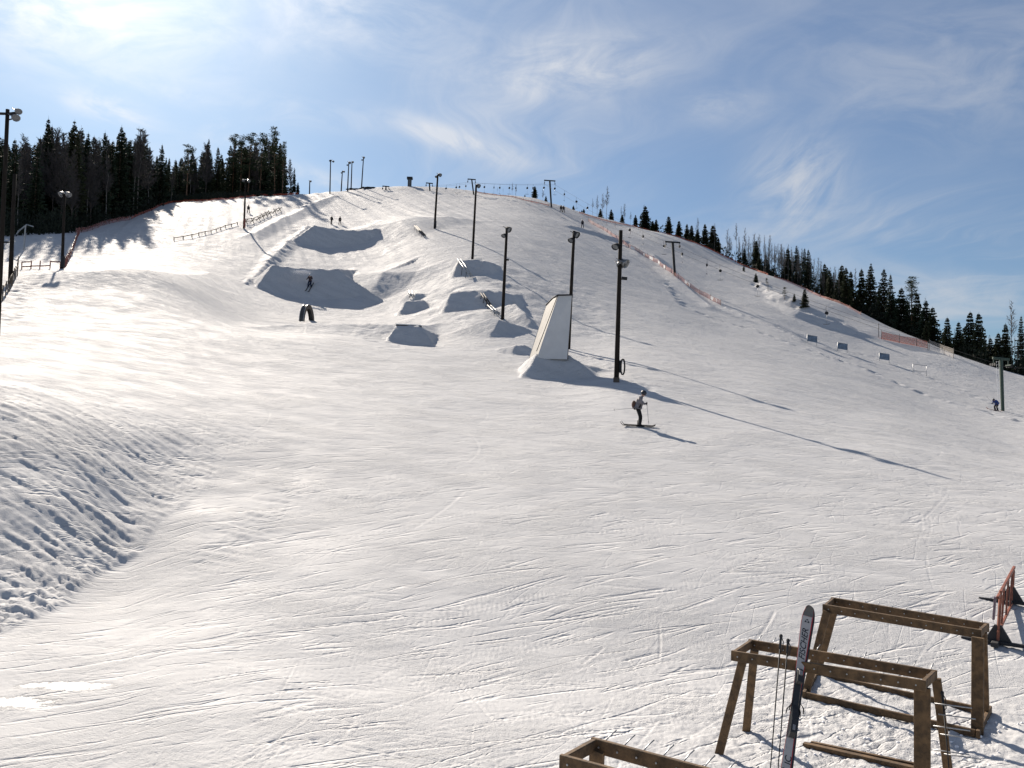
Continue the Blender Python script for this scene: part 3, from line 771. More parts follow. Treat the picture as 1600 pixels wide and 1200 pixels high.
def plant(pr, loc, H, label, cat, group, wide=1.0, g=rng):
    e = bpy.data.objects.new(pr['kind'], None); COL.objects.link(e); tag(e, label, cat, group)
    s = H/pr['H']; sx = s*wide*g.uniform(.9, 1.12)
    e.location = loc; e.scale = (sx, sx, s); e.rotation_euler = (g.gauss(0,.012), g.gauss(0,.012), g.random()*6.28)
    for nm in ('trunk', 'crown'):
        o = bpy.data.objects.new(nm, pr[nm]); COL.objects.link(o); o.parent = e
    return e
def height_to(loc, vtop):
    """tree height that makes its tip reach the row vtop of the photograph"""
    lo, hi = .5, 40
    for _ in range(25):
        m_ = (lo+hi)/2
        if project((loc[0], loc[1], loc[2]+m_))[1] > vtop: lo = m_
        else: hi = m_
    return lo
LAB = {'spruce': 'dark spruce standing in the dense forest on the left hillside', 'birch': 'leafless grey birch standing in the dense forest on the left hillside',
       'rspruce': 'dark spruce in the tree line behind the right skyline', 'rbirch': 'slender leafless birch in the tree line behind the right skyline',
       'rpine': 'bushy topped pine rising over the spruces at the right'}
# left forest -------------------------------------------------
LE_U = [-160, 0, 60, 120, 174, 210, 249, 270, 330, 390, 429, 455, 470]
LE_V = [372, 370, 367, 362, 346, 338, 322, 316, 312, 307, 297, 296, 296]
LT_U = [-160, 0, 35, 70, 90, 110, 135, 158, 185, 205, 222, 240, 265, 290, 305, 322, 342, 360, 385, 405, 427, 442, 456, 470]
LT_V = [205, 205, 212, 190, 210, 194, 204, 206, 200, 206, 200, 232, 236, 230, 238, 220, 232, 214, 216, 210, 204, 226, 250, 285]
g = random.Random(21)
def skyline_pt(u, y0=100, y1=300):
    best = None
    for Y in np.linspace(y0, y1, 160):
        d = ray(u, 450); x = d[0]*Y; z = ground_z(x, Y); vv = project((x, Y, z))[1]
        if best is None or vv < best[0]: best = (vv, Y)
    return best
edge = {}
def edge_pt(u):
    k = int(u//6)
    if k not in edge:
        uu = k*6+3; p = hit(uu, np.interp(uu, LE_U, LE_V)+1.0)
        if p is None:
            sv, Y = skyline_pt(uu, 110, 270); p = on(uu, Y)
        edge[k] = p
    return edge[k]
nleft = 0
rows = [(1.0, 24, .30), (6, 40, .5), (14, 44, .72), (24, 44, .8), (36, 40, .85), (50, 30, .9)]
for ri, (dep, n, psp) in enumerate(rows):
    for i in range(n):
        u = -130+(590)*(i+g.uniform(.05, .95))/n
        if u > 452: continue
        back = 30 if 268 < u < 425 else ((24 if i % 3 else 5) if u < 112 else 0)
        e0 = edge_pt(u); k = 1+(dep+g.uniform(0, 6)+back)/e0.y
        x, y = e0.x*k, e0.y*k
        loc = Vector((x, y, ground_z(x, y)-.15))
        ut = project(loc)[0]
        vt = float(np.interp(ut, LT_U, LT_V))+abs(g.gauss(0, 1))*(15 if ri else 26)+(0 if ri > 1 else 6)
        if g.random() < psp:
            H = height_to(loc, vt+6)
            plant(g.choice(SPR), loc, H, LAB['spruce'], 'spruce', 'spruces in the left forest', g.uniform(1.0, 1.4), g)
        else:
            H = height_to(loc, vt-2)
            plant(g.choice(BIR), loc, H, LAB['birch'], 'birch', 'leafless birches in the left forest', 1.0, g)
# the outline trees
for (u, vt, kind, dep, wide, lab) in [
    (70,187,'s',8,1.15,'tallest pointed spruce at the far left of the left forest'),
    (112,190,'s',8,1.25,'broad double-looking dark spruce left of centre in the left forest'),
    (103,198,'s',12,1.0,None), (183,198,'s',8,1.1,'tall spruce beside the bare birch in the middle of the left forest'),
    (214,200,'b',6,1.3,'spreading bare birch standing highest in the middle of the left forest'),
    (158,206,'s',9,.9,None), (251,226,'s',6,1.0,'pointed spruce in the dip of the left forest outline'),
    (290,228,'p',7,1.2,'dark round-topped pine over the orange net in the left forest'),
    (322,217,'s',7,.9,'slim pointed spruce right of the forest dip'), (340,230,'s',6,.9,None),
    (360,211,'p',6,.9,'left of the pines grouped near the end of the left forest'),
    (373,216,'p',8,1.1,None), (389,209,'p',5,1.0,'slender pine behind the floodlight pole of the left piste'),
    (405,210,'p',6,1.1,'twin-headed pine second from the end cluster of the left forest'),
    (427,199,'p',2,1.0,'tallest pine near the open end of the left forest'),
    (439,221,'p',1,.8,'shorter pine close to the right of the tallest pine'),
    (451,250,'b',2,1.0,'thin bare birch at the open end of the left forest'),
    (456,262,'s',2,.9,'small spruce at the very end of the left forest'),
    (466,285,'y',2,1.0,'tiny young spruce last on the crest right of the left forest')]:
    dep += 28 if 268 < u < 420 else (22 if u < 115 else 0); e0 = edge_pt(u); k = 1+dep/e0.y; x, y = e0.x*k, e0.y*k; loc = Vector((x, y, ground_z(x, y)-.15))
    H = height_to(loc, vt)
    pr = {'s': SPR, 'b': BIR, 'p': PIN, 'y': YSP}[kind]
    cat = {'s': 'spruce', 'b': 'birch', 'p': 'pine', 'y': 'spruce'}[kind]
    grp = {'s': 'spruces in the left forest', 'b': 'leafless birches in the left forest', 'p': 'pines in the left forest', 'y': None}[kind]
    if lab is None: lab = LAB['spruce'] if kind == 's' else 'dark pine standing among the spruces of the left forest'
    plant(g.choice(pr), loc, H, lab, cat, grp, wide, g)
# right tree line ----------------------------------------------
sky_c = {}
def sky_at(u):
    k = int(u//8)
    if k not in sky_c: sky_c[k] = skyline_pt(k*8+4, 105, 262)
    return sky_c[k]
def plant_r(u, vt, kind, dep, lab=None, wide=1.0):
    vv, Y = sky_at(u); p = on(u, Y+dep); loc = Vector((p.x, p.y, p.z-.1))
    H = height_to(loc, vt)
    if H < .8: H = .8
    if kind == 's': pr, cat, grp, l0 = (YSP if H < 9 else SPR), 'spruce', 'spruces behind the right skyline', LAB['rspruce']
    elif kind == 'b': pr, cat, grp, l0 = BIR_R, 'birch', 'leafless birches behind the right skyline', LAB['rbirch']
    else: pr, cat, grp, l0 = PIN, 'pine', None, LAB['rpine']
    plant(g.choice(pr), loc, H, lab or l0, cat, grp, wide, g)
for (u, vt, kind, lab) in [(777,292,'b','low bare bush nearest the hilltop behind the right skyline'),(786,294,'b',None),(800,285,'b','left of two bare birches beside the small skyline spruce'),(806,288,'b',None),
    (820,304,'s',None),(835,291,'s','small dark spruce left of the skyline lift mast'),(848,296,'b',None),(853,306,'s',None),
    (896,321,'s',None),(912,326,'s','low spruce beside the net where the two pistes part'),(909,328,'s',None),
    (926,310,'b',None),(933,305,'b',None),(941,302,'b',None),(947,291,'b','tallest bare birch of the clump right of the skyline mast'),(938,326,'s',None),(955,327,'s',None),
    (970,322,'b',None),(976,318,'b',None),(985,330,'b',None),(972,335,'s',None),(993,336,'s',None),(1008,322,'s','broad dark spruce standing alone right of the bare clumps'),(1005,320,'b',None),
    (1020,345,'s',None),(1025,343,'s',None),(1045,338,'s','full dark spruce first of the row above the T-bar mast'),(1060,345,'s',None),(1073,350,'s',None),(1080,352,'s',None),(1090,340,'b',None),(1090,358,'s',None),
    (1101,350,'s','slim spruce with even whorls above the upper drag lift'),(1113,352,'s',None),(1122,372,'s',None),(1116,348,'b',None),(1182,376,'s','tall pointed spruce in front of the bare birches'),
    (1142,372,'b',None),(1150,348,'b',None),(1163,355,'b',None),(1163,388,'s',None),(1230,388,'s','dark full spruce in the middle of the bare birches'),(1244,384,'s',None),(1256,388,'s',None),(1262,390,'s',None),
    (1288,412,'s',None),(1315,414,'s','leftmost of the pointed spruces right of the birches'),(1322,418,'s',None),(1328,424,'s',None),(1337,418,'b',None),(1346,420,'s',None),(1359,412,'s',None),(1380,420,'s','tallest pointed spruce of the right hand row'),(1392,429,'s',None),(1408,450,'s',None),
    (1425,432,'p',None),(1434,458,'s',None),(1446,464,'b',None),(1445,470,'s',None),(1458,480,'s',None),(1480,496,'s',None),(1498,503,'s',None),(1517,487,'s','left one of the twin spruces before the valley mast'),(1528,489,'s','right one of the twin spruces before the valley mast'),
    (1548,528,'s',None),(1570,506,'s',None),(1581,468,'b','tall lone bare birch near the right edge'),(1595,494,'s','whorled spruce cut by the right edge of the picture'),(1560,520,'s',None)]:
    plant_r(u, vt, kind, g.uniform(3, 9), lab, {'s': 1.65 if u < 1130 else 1.3, 'b': 1.1, 'p': 1.2}[kind])
RT_U = [900, 1040, 1120, 1150, 1200, 1250, 1300, 1360, 1400, 1440, 1480, 1520, 1560, 1600, 1700]
RT_V = [325, 352, 370, 356, 372, 392, 418, 432, 455, 480, 508, 512, 530, 522, 520]
for i in range(118):                                     # bare birches
    u = g.triangular(1125, 1345, 1230)
    plant_r(u, float(np.interp(u, RT_U, RT_V))+g.uniform(-6, 26), 'b', g.uniform(2, 34), None, .8)
for i in range(24):
    u = g.uniform(1130, 1330)
    plant_r(u, float(np.interp(u, RT_U, RT_V))+g.uniform(20, 55), 's', g.uniform(2, 22))
for i in range(64):
    u = g.uniform(1290, 1660)
    plant_r(u, float(np.interp(u, RT_U, RT_V))+abs(g.gauss(0, 1))*26, 's', g.uniform(2, 42), None, 1.15)
for i in range(16):
    u = g.uniform(1440, 1600)
    plant_r(u, float(np.interp(u, RT_U, RT_V))+g.uniform(8, 34), 's', g.uniform(1, 14), None, 1.3)
for i in range(12):
    u = g.uniform(1330, 1640)
    plant_r(u, float(np.interp(u, RT_U, RT_V))+g.uniform(-4, 20), 'b', g.uniform(2, 30), None, .8)
# small pines on the bank between the pistes
for (u, v, vt, lab) in [(1162,424,413,'smallest young pine high on the shaded bank'),(1181,441,426,'young pine beside the drag lift on the shaded bank'),(1198,447,434,'young pine second up the shaded bank'),
    (1226,468,448,'open-branched young pine on the shaded bank'),(1241,471,458,'low bushy pine between two taller ones on the bank'),(1257,480,451,'darkest and fullest young pine lowest on the bank')]:
    p = hit(u, v) or on(u, 160)
    plant(g.choice(PIN if vt in (448, 434) else YSP), p-Vector((0,0,.1)), height_to(p, vt), lab, 'young pine', 'young pines on the bank', 1.7, g)

# undergrowth along both forest edges: thin stems, twigs and low needles nobody could count
def undergrowth(spots, name, hmin, hmax, m_, seed):
    g_ = random.Random(seed); vs = []; fs = []
    for (x, y) in spots:
        z = ground_z(x, y)-.1; H = g_.uniform(hmin, hmax)*(.45 if project((x, y, z))[0] > 262 and x < 0 else 1)
        for q in range(26):
            a = g_.random()*6.28; r_ = g_.uniform(0, .9); zz = z+H*g_.random()**1.2; w_ = g_.uniform(.12, .42)
            cx, cy = x+math.cos(a)*r_, y+math.sin(a)*r_; k = len(vs)
            b_ = g_.random()*6.28
            vs += [(cx, cy, zz), (cx+math.cos(b_)*w_, cy+math.sin(b_)*w_, zz+g_.uniform(-.1,.25)), (cx+g_.uniform(-.1,.1), cy+g_.uniform(-.1,.1), zz+w_*g_.uniform(.8, 2.0))]
            fs.append((k, k+1, k+2))
        k = len(vs); vs += [(x-.04, y, z), (x+.04, y, z), (x+g_.uniform(-.3,.3), y, z+H*1.15)]; fs.append((k, k+1, k+2))
    me_ = tree_mesh(name, vs, fs, m_); o_ = bpy.data.objects.new(name, me_); COL.objects.link(o_); o_['kind'] = 'stuff'
g = random.Random(77); sp = []
for i in range(1500):
    u = g.uniform(-150, 448); e0 = edge_pt(u); k = 1+(g.uniform(0, 1)**1.3*45+.6)/e0.y; sp.append((e0.x*k, e0.y*k))
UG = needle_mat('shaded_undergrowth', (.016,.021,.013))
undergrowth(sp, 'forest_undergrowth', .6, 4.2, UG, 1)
sp = []
for i in range(1300):
    u = g.triangular(1010, 1680, 1380); vv, Y = sky_at(u); p = on(u, Y+g.uniform(2, 34)); sp.append((p.x, p.y))
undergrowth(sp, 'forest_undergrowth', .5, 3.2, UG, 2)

# ------------------------------------------------------------------ floodlight poles
def floodlight(root, at_, d, s, silver=False, cup=False):
    """lamp head at at_, looking along d"""
    at_ = Vector(at_); d = Vector(d).normalized(); q = d.to_track_quat('Z', 'Y').to_matrix()
    mb = MB(); n = 10; prof = [(.16, -.30), (.26, -.24), (.40, .10), (.44, .24), (.41, .24), (.34, .04)]
    vs = []
    for r_, z_ in prof:
        for k in range(n):
            a = 2*math.pi*k/n; vs.append(at_+q@Vector((math.cos(a)*r_*s, math.sin(a)*r_*s*.82, z_*s)))
    fs = [(i*n+k, i*n+(k+1) % n, (i+1)*n+(k+1) % n, (i+1)*n+k) for i in range(len(prof)-1) for k in range(n)]
    fs.append(tuple(range(n-1, -1, -1)))
    mb.add(vs, fs, 0, True)
    mb.bar(at_+q@Vector((-.42*s, 0, -.02*s)), at_+q@Vector((-.42*s, 0, -.5*s)), .05*s, .05*s)
    mb.bar(at_+q@Vector((.42*s, 0, -.02*s)), at_+q@Vector((.42*s, 0, -.5*s)), .05*s, .05*s)
    mb.bar(at_+q@Vector((-.44*s, 0, -.5*s)), at_+q@Vector((.44*s, 0, -.5*s)), .05*s, .05*s)
    h = mb.build('floodlight', LAMP_ALU if silver else DARK_STEEL, root)
    gl = MB(); c = [at_+q@Vector((math.cos(2*math.pi*k/n)*.38*s, math.sin(2*math.pi*k/n)*.31*s, .15*s)) for k in range(n)]
    gl.add(c, [tuple(range(n))]); sub(gl, 'lamp_glass', LAMP_GLASS, h)
def lamp_pole(ub, vb, ut, vt, label, heads=(), arm=None, r=.15, extras=None, base=None, grp='floodlight poles on the hill'):
    """heads: (du, dv from the pole top in picture pixels, look direction, size, silver)"""
    b = Vector(base) if base is not None else hit(ub, vb)
    if b is None: b = skyline_base(ub)
    Y = b.y
    t = PV(ut, vt, Y)
    e = thing('floodlight_pole', label, 'floodlight pole', b, grp)
    mb = MB(); pts = [b+(t-b)*q for q in (0, .35, .7, 1)]; pts[0] = b-Vector((0,0,.6))
    mb.tube(pts, [r*1.12, r, r*.9, r*.82], 10); mb.build('pole', POLE_WOOD, e)
    px_ = Y/FPX
    at_ = lambda du, dv: t+Vector((du*px_, 0, -dv*px_))
    if arm:
        mb = MB(); mb.bar(at_(arm[0], arm[2]), at_(arm[1], arm[2]), .10, .12); mb.build('crossarm', DARK_STEEL, e)
    for (du, dv, d, s, sil) in heads:
        p = at_(du, dv)
        floodlight(e, p, d, s, sil)
        mb = MB(); mb.bar(p+Vector((0,0,-.12*s)), Vector((t.x+(b.x-t.x)*dv/max(1, vb-vt), Y, p.z-.3*s)), .06, .06); mb.build('bracket', DARK_STEEL, e)
    if extras: extras(e, b, t, px_)
    return e
def skyline_base(u):
    vv, Y = skyline_pt(u, 150, 300); return on(u, Y)
DL, DR, DF = Vector((-.6,-.5,-.65)), Vector((.75,-.4,-.5)), Vector((.1,-.8,-.6))
def coil(e, b, t, px_):
    u_ = lambda v: b+(t-b)*((597-v)/237.)
    for v, h in ((435, .35),):
        mb = MB(); c = u_(v); mb.bar(c+Vector((.14,0,0)), c+Vector((.48,-.02,-.02)), .2, .18); mb.build('loudspeaker', DARK_STEEL, e)
    mb = MB(); c = u_(573)+Vector((.22,-.05,0)); mb.box(c, (.16,.14,.75)); mb.build('switch_box', DARK_STEEL, e)
    mb = MB()
    for k in range(4):
        pts = [c+Vector((.12*math.cos(a)+.10+.02*k, -.10-.02*k, .50*math.sin(a)-.02)) for a in np.linspace(0, 6.28, 17)]
        mb.tube(pts, .018, 5, cap=False)
    mb.build('cable_coil', RUBBER, e)
    mb = MB(); mb.bar(u_(602)+Vector((0,0,0)), u_(590), .36, .34); mb.build('base_collar', BOX_WOOD, e)
def fuse(col_, dv, h):
    def f_(e, b, t, px_):
        mb = MB(); c = b+(t-b).normalized()*(h/2+.15)+Vector((.12,-.12,0)); mb.box(c, (.34,.26,h)); mb.build('switch_box', col_, e)
    return f_
def knob(v0, v1, vs_):
    def f_(e, b, t, px_):
        for v in vs_:
            c = b+(t-b)*((v0-v)/(v0-v1)); mb = MB(); mb.box(c+Vector((.22,0,0)), (.26,.16,.16)); mb.build('junction_box', DARK_STEEL, e)
    return f_
lamp_pole(963,597,970,360,'tallest and nearest dark pole with two floodlights and a cable coil at its foot',[(-7,25,DL,.62,False),(6,51,DR,.85,True),(1,53,DF,.7,True)],r=.145,extras=coil)
lamp_pole(888,545,897,361,'dark floodlight pole rising right behind the tall white wall ramp',[(3,5,DR,.85,False),(-4,14,DL,.66,False)],r=.15)
lamp_pole(785,499,792,355,'floodlight pole beside the shaded bowl left of the white wall ramp',[(2,3,DR,.85,False),(-4,13,DL,.62,False)],r=.15,extras=knob(499,355,(406,)))
lamp_pole(738,405,744,289,'floodlight pole standing on the shaded snow mound above the bowl',[(3,1,DR,.85,False)],r=.16)
lamp_pole(679,357,684,273,'floodlight pole with a grey box low on it above the metal rail',[(3,0,DR,.9,False),(-2,3,DL,.6,False)],r=.18,extras=fuse(DARK_STEEL,0,1.1))
lamp_pole(381,357,384,282,'floodlight pole with a red box at the wooden rail fence',[(4,0,DR,.85,True),(-3,0,DL,.8,True)],arm=(-4,4,2),r=.17,extras=fuse(RED_PAINT,0,1.6))
lamp_pole(97,420,101,303,'floodlight pole with twin lamps at the corner of the low red fences',[(5,0,DR,.85,True),(-5,0,DL,.85,True)],arm=(-6,6,3),r=.15,extras=fuse(DARK_STEEL,0,1.2))
lamp_pole(16,443,23,272,'bare pole without lamps beside the picket fence at the far left',[],r=.17,grp=None)
_b = on(-4, 46, 480)
lamp_pole(-4,480,12,171,'big floodlight pole cut by the left edge with two white lamps on a crossarm',[(16,2,DR,.46,True),(12,12,DR,.55,True)],arm=(-20,14,7),r=.115,base=_b)
for (ub, vb, ut, vt, lab, hd) in [
    (515.5,302.6,516.5,251,'first tall floodlight pole at the crest left of the snow heap',[(0,0,DL,.9,False),(4,1,DR,.8,False)]),
    (533,295,535,267,'shorter floodlight pole further back on the crest',[(2,1,DR,.8,False),(-1,3,DL,.6,False)]),
    (543,299,545,254,'front pole of the close pair on the crest',[(1,0,DR,1.0,False),(-2,4,DL,.6,False)]),
    (548.5,293,550,253,'rear pole of the close pair on the crest',[(1,0,DR,.8,False)]),
    (564.7,292,568,246,'tallest looking floodlight pole on the crest by the debris heap',[(0,0,DR,.9,False),(-2,4,DL,.6,False)]),
    (483.6,297.5,484,282,'short distant pole alone near the forest end on the crest',[(1,1,DR,.8,False)])]:
    bb = hit(ub, vb)
    if bb is None or bb.y > 262: bb = skyline_base(ub)
    lamp_pole(ub, vb, ut, vt, lab, hd, r=.16, base=bb)

# ------------------------------------------------------------------ drag lift
TOW = []
def lift_mast(ub, vb, ut, vt, wpx, label, mat_=DARK_STEEL, base=None, r=.17, ladder=False):
    b = base or hit(ub, vb) or skyline_base(ub); Y = b.y; t = PV(ut, vt, Y)
    e = thing('lift_mast', label, 'lift mast', b, 'drag lift masts')
    k = Y/FPX; w2 = wpx*k/2
    mb = MB(); mb.bar(b-Vector((0,0,.8)), t, r*2, r*2, up=(0,1,0), ch=.05); mb.build('mast', mat_, e)
    mb = MB(); mb.bar(t+Vector((-w2,0,.02)), t+Vector((w2,0,-.10)), .2, .26); mb.build('crossarm', mat_, e)
    ends = []
    for sg in (-1, 1):
        c = t+Vector((sg*w2*.88, 0, -.05-.06*sg))
        mb = MB(); mb.bar(c, c+Vector((0,0,-.62)), .09, .09); mb.bar(c+Vector((-.02,-.55,-.62)), c+Vector((.02,.55,-.62)), .08, .14)
        h = mb.build('sheave_bracket', mat_, e)
        for yy in (-.42, 0, .42):
            wl = MB(); p = c+Vector((.10*sg, yy, -.70)); wl.tube([p-Vector((.04,0,0)), p+Vector((.04,0,0))], .17, 10); sub(wl, 'sheave_wheel', RUBBER, h)
        ends.append(c+Vector((.10*sg, 0, -.87)))
    if ladder:
        mb = MB(); off = Vector((-r-.22, -.02, 0)); d = t-b
        for s_ in (-.13, .13): mb.bar(b+off+Vector((s_,0,.2)), t+off+Vector((s_,0,-.3)), .03, .03)
        n = 17
        for i in range(n): p = b+off+d*((i+.8)/(n+1)); mb.bar(p-Vector((.13,0,0)), p+Vector((.13,0,0)), .025, .025)
        mb.build('ladder', WHITE_VINYL, e)
    TOW.append(ends); return e
lift_mast(603,297,603,291,11,'low far drag lift mast just showing over the summit left of the square pillar')
lift_mast(672,298,671,286,11,'short drag lift mast on the summit between the pillar and the lamp pole')
lift_mast(741,304,737,280,13,'drag lift mast on the skyline behind the top of the lamp pole')
lift_mast(862,324,859,282,18,'dark T-shaped lift mast standing highest on the right of the skyline',r=.2)
lift_mast(1055,431,1051,378,24,'T-shaped lift mast rising from the net fence on the right slope',r=.2)
lift_mast(1567,642,1564,560,26,'green lift mast with a ladder at the right edge beside the blue figure',GREEN_STEEL,r=.155,ladder=True)
_a, _z = TOW[-1]; ext = [p+Vector((26, -34, -2.2)) for p in TOW[-1]]; TOW.append(ext)
CAB = []
for side, lab in ((0, 'uphill haul cable strung along the left ends of the lift masts'), (1, 'return haul cable strung along the right ends of the lift masts')):
    pts = []
    for i in range(len(TOW)-1):
        a, b = TOW[i][side], TOW[i+1][side]; L = (b-a).length
        for q in range(12):
            f = q/12; p = a.lerp(b, f); p.z -= 4*f*(1-f)*L*.010; pts.append(p)
    pts.append(TOW[-1][side]); CAB.append(pts)
    mb = MB(); mb.tube(pts, .016, 4); o = mb.build('haul_cable', DARK_STEEL); tag(o, lab, 'cable', 'haul cables')
def cable_at(u, side):
    pts = CAB[side]; pr = [project(p)[0] for p in pts]
    for i in range(len(pts)-1):
        if (pr[i]-u)*(pr[i+1]-u) <= 0 and pr[i] != pr[i+1]: return pts[i].lerp(pts[i+1], (u-pr[i])/(pr[i+1]-pr[i]))
    return None
def tbar_proto():
    e = thing('drag_lift_hanger', 'empty T-bar hanger', 'T-bar', (0,0,0), 'T-bar hangers on the drag lift', world=False)
    mb = MB(); mb.tube([(0,0,0),(.10,0,-.12),(.10,0,-.5),(.02,0,-.72)], .022, 5); mb.build('clamp_arm', DARK_STEEL, e)
    mb = MB(); mb.tube([(0,-.12,-.95),(0,.12,-.95)], .24, 10); mb.build('spring_box', DARK_STEEL, e)
    mb = MB(); mb.tube([(0,0,-1.15),(0,0,-2.45)], .018, 5); mb.build('rod', GREY_STEEL, e)
    mb = MB(); mb.tube([(-.45,0,-2.45),(0,0,-2.50),(.45,0,-2.45)], .035, 6); mb.build('crossbar', RUBBER, e)
    return e
TB = tbar_proto(); first = True
for i, (u, v, lab) in enumerate([(697,290,0),(713,290,0),(718,288,0),(728,288,0),(757,289,0),(772,289,0),(781,290,0),(796,289,0),(806,290,0),(824,289,0),(833,290,0),(850,292,0),(867,296,0),(882,297,0),(901,315,0),(918,318,0),
    (984,358,0),(1005,361,0),(1038,383,0),(1066,389,0),(1105,412,0),(1126,413,0),(1184,444,0),(1292,473,0)]):
    best = None
    for side in (0, 1):
        p = cable_at(u, side)
        if p is not None:
            vv = project(p-Vector((0,0,.95)))[1]
            if best is None or abs(vv-v) < best[0]: best = (abs(vv-v), p)
    if best is None: continue
    if u < 935: lab_ = 'black T-bar hanger swinging against the sky along the crest'
    else: lab_ = {984:'T-bar hanger furthest up the right piste',1005:'T-bar hanger second from the top of the right piste',1038:'T-bar hanger just left of the mast on the right piste',
        1066:'T-bar hanger just right of the mast on the right piste',1105:'T-bar hanger below the mast over the grey snow',1126:'T-bar hanger below the mast close to the spruces',
        1184:'T-bar hanger in front of the young pines',1292:'lowest T-bar hanger over the bank near the dark spruces'}[u]
    dz = 0
    if first: TB.location = best[1]; TB['label'] = lab_; TB.rotation_euler = (0,0,.5); first = False
    else: copy_thing(TB, best[1], rng.uniform(0, 3), None, lab_)

# ------------------------------------------------------------------ nets, fences
def net_fence(pix, h, label, m_, post_m, step=3.5, banners=(), dense=8, name='net_fence', cat='net fence', postr=.035, sag=.12):
    P3 = []
    for (u, v) in pix:
        p = hit(u, v)
        if p is None or p.y > 280: p = skyline_base(u)
        P3.append(p)
    e = thing(name, label, cat, P3[0])
    pts = []
    for a, b in zip(P3[:-1], P3[1:]):
        n = max(1, int((b-a).length/1.2))
        for q in range(n): pts.append(a.lerp(b, q/n))
    pts.append(P3[-1])
    for p in pts: p.z = ground_z(p.x, p.y)
    mb = MB(); n = len(pts)
    vs = []
    for i, p in enumerate(pts): 
        w_ = .06*math.sin(i*1.7); sg = sag*abs(math.sin(i*.9))
        vs += [p+Vector((w_,0,.04)), p+Vector((w_*.4,.02,h-sg))]
    mb.add(vs, [(2*i, 2*i+2, 2*i+3, 2*i+1) for i in range(n-1)])
    mb.build('net', m_, e)
    acc = 0; last = None
    for i, p in enumerate(pts):
        if last is None or (p-last).length > step:
            mb = MB(); mb.tube([p-Vector((0,0,.2)), p+Vector((.03,0,h+.15))], postr, 5); mb.build('post', post_m, e); last = p
    for (u, v, w_) in banners:
        i = min(range(n-1), key=lambda j: abs(project(pts[j]+Vector((0,0,h*.5)))[0]-u)); p = pts[i]; d = (pts[min(i+2, n-1)]-p).normalized()
        mb = MB(); c = p+Vector((0,-.08,.12)); vs = [c, c+d*w_, c+d*w_+Vector((0,.02,h*.62)), c+Vector((0,.02,h*.62))]
        mb.prism(vs, (0,.01,0)); mb.build('banner', WHITE_VINYL, e)
    return e
net_fence([(205,343),(228,333),(250,322),(270,317),(300,315),(330,314),(360,312),(388,309),(410,302),(432,298),(466,297.5)],.62,'long orange-red safety net at the foot of the left forest',NET_ORANGE,RED_PAINT)
net_fence([(118,365),(150,357),(174,349),(203,344)],.9,'darker sagging net along the shaded forest edge',NET_DULL,FENCE_WOOD)
net_fence([(745,301),(790,307),(830,316),(858,322)],.45,'thin orange net along the skyline before the upper mast',NET_ORANGE,RED_PAINT)
net_fence([(905,333),(940,344),(1000,352),(1050,366),(1100,386),(1150,408),(1200,430)],.45,'orange net along the skyline in front of the right tree line',NET_ORANGE,RED_PAINT)
net_fence([(1210,434),(1260,454),(1300,470),(1345,492)],.5,'lower stretch of orange net under the dark spruces',NET_DULL,RED_PAINT)
net_fence([(919,346),(945,361),(967,376),(985,389),(1005,400),(1028,412),(1055,432),(1080,451),(1100,463),(1126,477)],.85,'dull red net fence with white banners dividing the two pistes',NET_DULL,FENCE_WOOD,3.2,
    [(988,391,1.3),(1003,398,1.8),(1015,404,1.9),(1028,410,1.2),(1038,417,1.1),(1072,441,2.0),(1112,468,2.2)])
net_fence([(1377,530),(1405,536),(1432,541),(1449,545)],1.3,'short bright orange net on the lower right piste',NET_ORANGE,DARK_STEEL,2.5)
net_fence([(1452,546),(1468,551),(1490,560)],1.5,'pale ragged net continuing right of the short orange net',net_material('pale_net', (.55,.50,.45), .35),DARK_STEEL,3)
net_fence([(1583,572),(1600,577),(1625,584)],1.3,'orange net at the right edge behind the lift mast',NET_ORANGE,RED_PAINT)
def rail_fence(pix, h, label, step, rails, m_, post=.07, name='rail_fence', cat='fence', cross=False, cap=True):
    P3 = [hit(u, v) or skyline_base(u) for u, v in pix]
    e = thing(name, label, cat, P3[0]); posts = []
    for a, b in zip(P3[:-1], P3[1:]):
        n = max(1, round((b-a).length/step))
        for q in range(n): posts.append(a.lerp(b, q/n))
    posts.append(P3[-1])
    for p in posts: p.z = ground_z(p.x, p.y)
    for i, p in enumerate(posts):
        k = rng.uniform(.9, 1.12); mb = MB()
        if cross: mb.bar(p+Vector((-.45,-.3,-.1)), p+Vector((.35,.2,h*1.1)), post, post); mb.bar(p+Vector((.45,-.3,-.1)), p+Vector((-.35,.2,h*1.1*k)), post, post)
        else: mb.bar(p-Vector((0,0,.3)), p+Vector((rng.uniform(-.05,.05),0,h*k)), post, post)
        mb.build('post', m_, e)
    for a, b in zip(posts[:-1], posts[1:]):
        for f in rails:
            if rng.random() < .93:
                mb = MB(); mb.bar(a+Vector((0,-.06,h*f)), b+Vector((0,-.06,h*f+rng.uniform(-.05,.05))), .05, .12); mb.build('rail', m_, e)
    return e
rail_fence([(272,376),(300,371),(330,364),(352,356),(380,350)],.55,'low wooden rail fence half buried in the snow below the red-boxed pole',2.6,(.75,),FENCE_WOOD,.12)
rail_fence([(384,350),(404,345),(421,337),(437,331)],.95,'crossed-post wooden fence climbing right of the red-boxed pole',4.6,(.5,.95),FENCE_WOOD,.12,cross=True)
rail_fence([(-6,482),(4,471),(12,459),(19,447),(27,432),(28,420)],1.2,'worn wooden picket fence climbing at the left edge of the piste',2.4,(.8,),FENCE_WOOD,.07,name='picket_fence')
rail_fence([(34,421),(48,420),(62,420),(78,420),(94,420)],.8,'low red rail fence running to the twin-lamp pole',2.0,(.35,.95),RED_PAINT,.09)
rail_fence([(100,419),(106,409),(112,398),(117,384),(124,366)],1.1,'red post fence climbing from the twin-lamp pole to the forest',2.6,(.4,.8),RED_PAINT,.09)
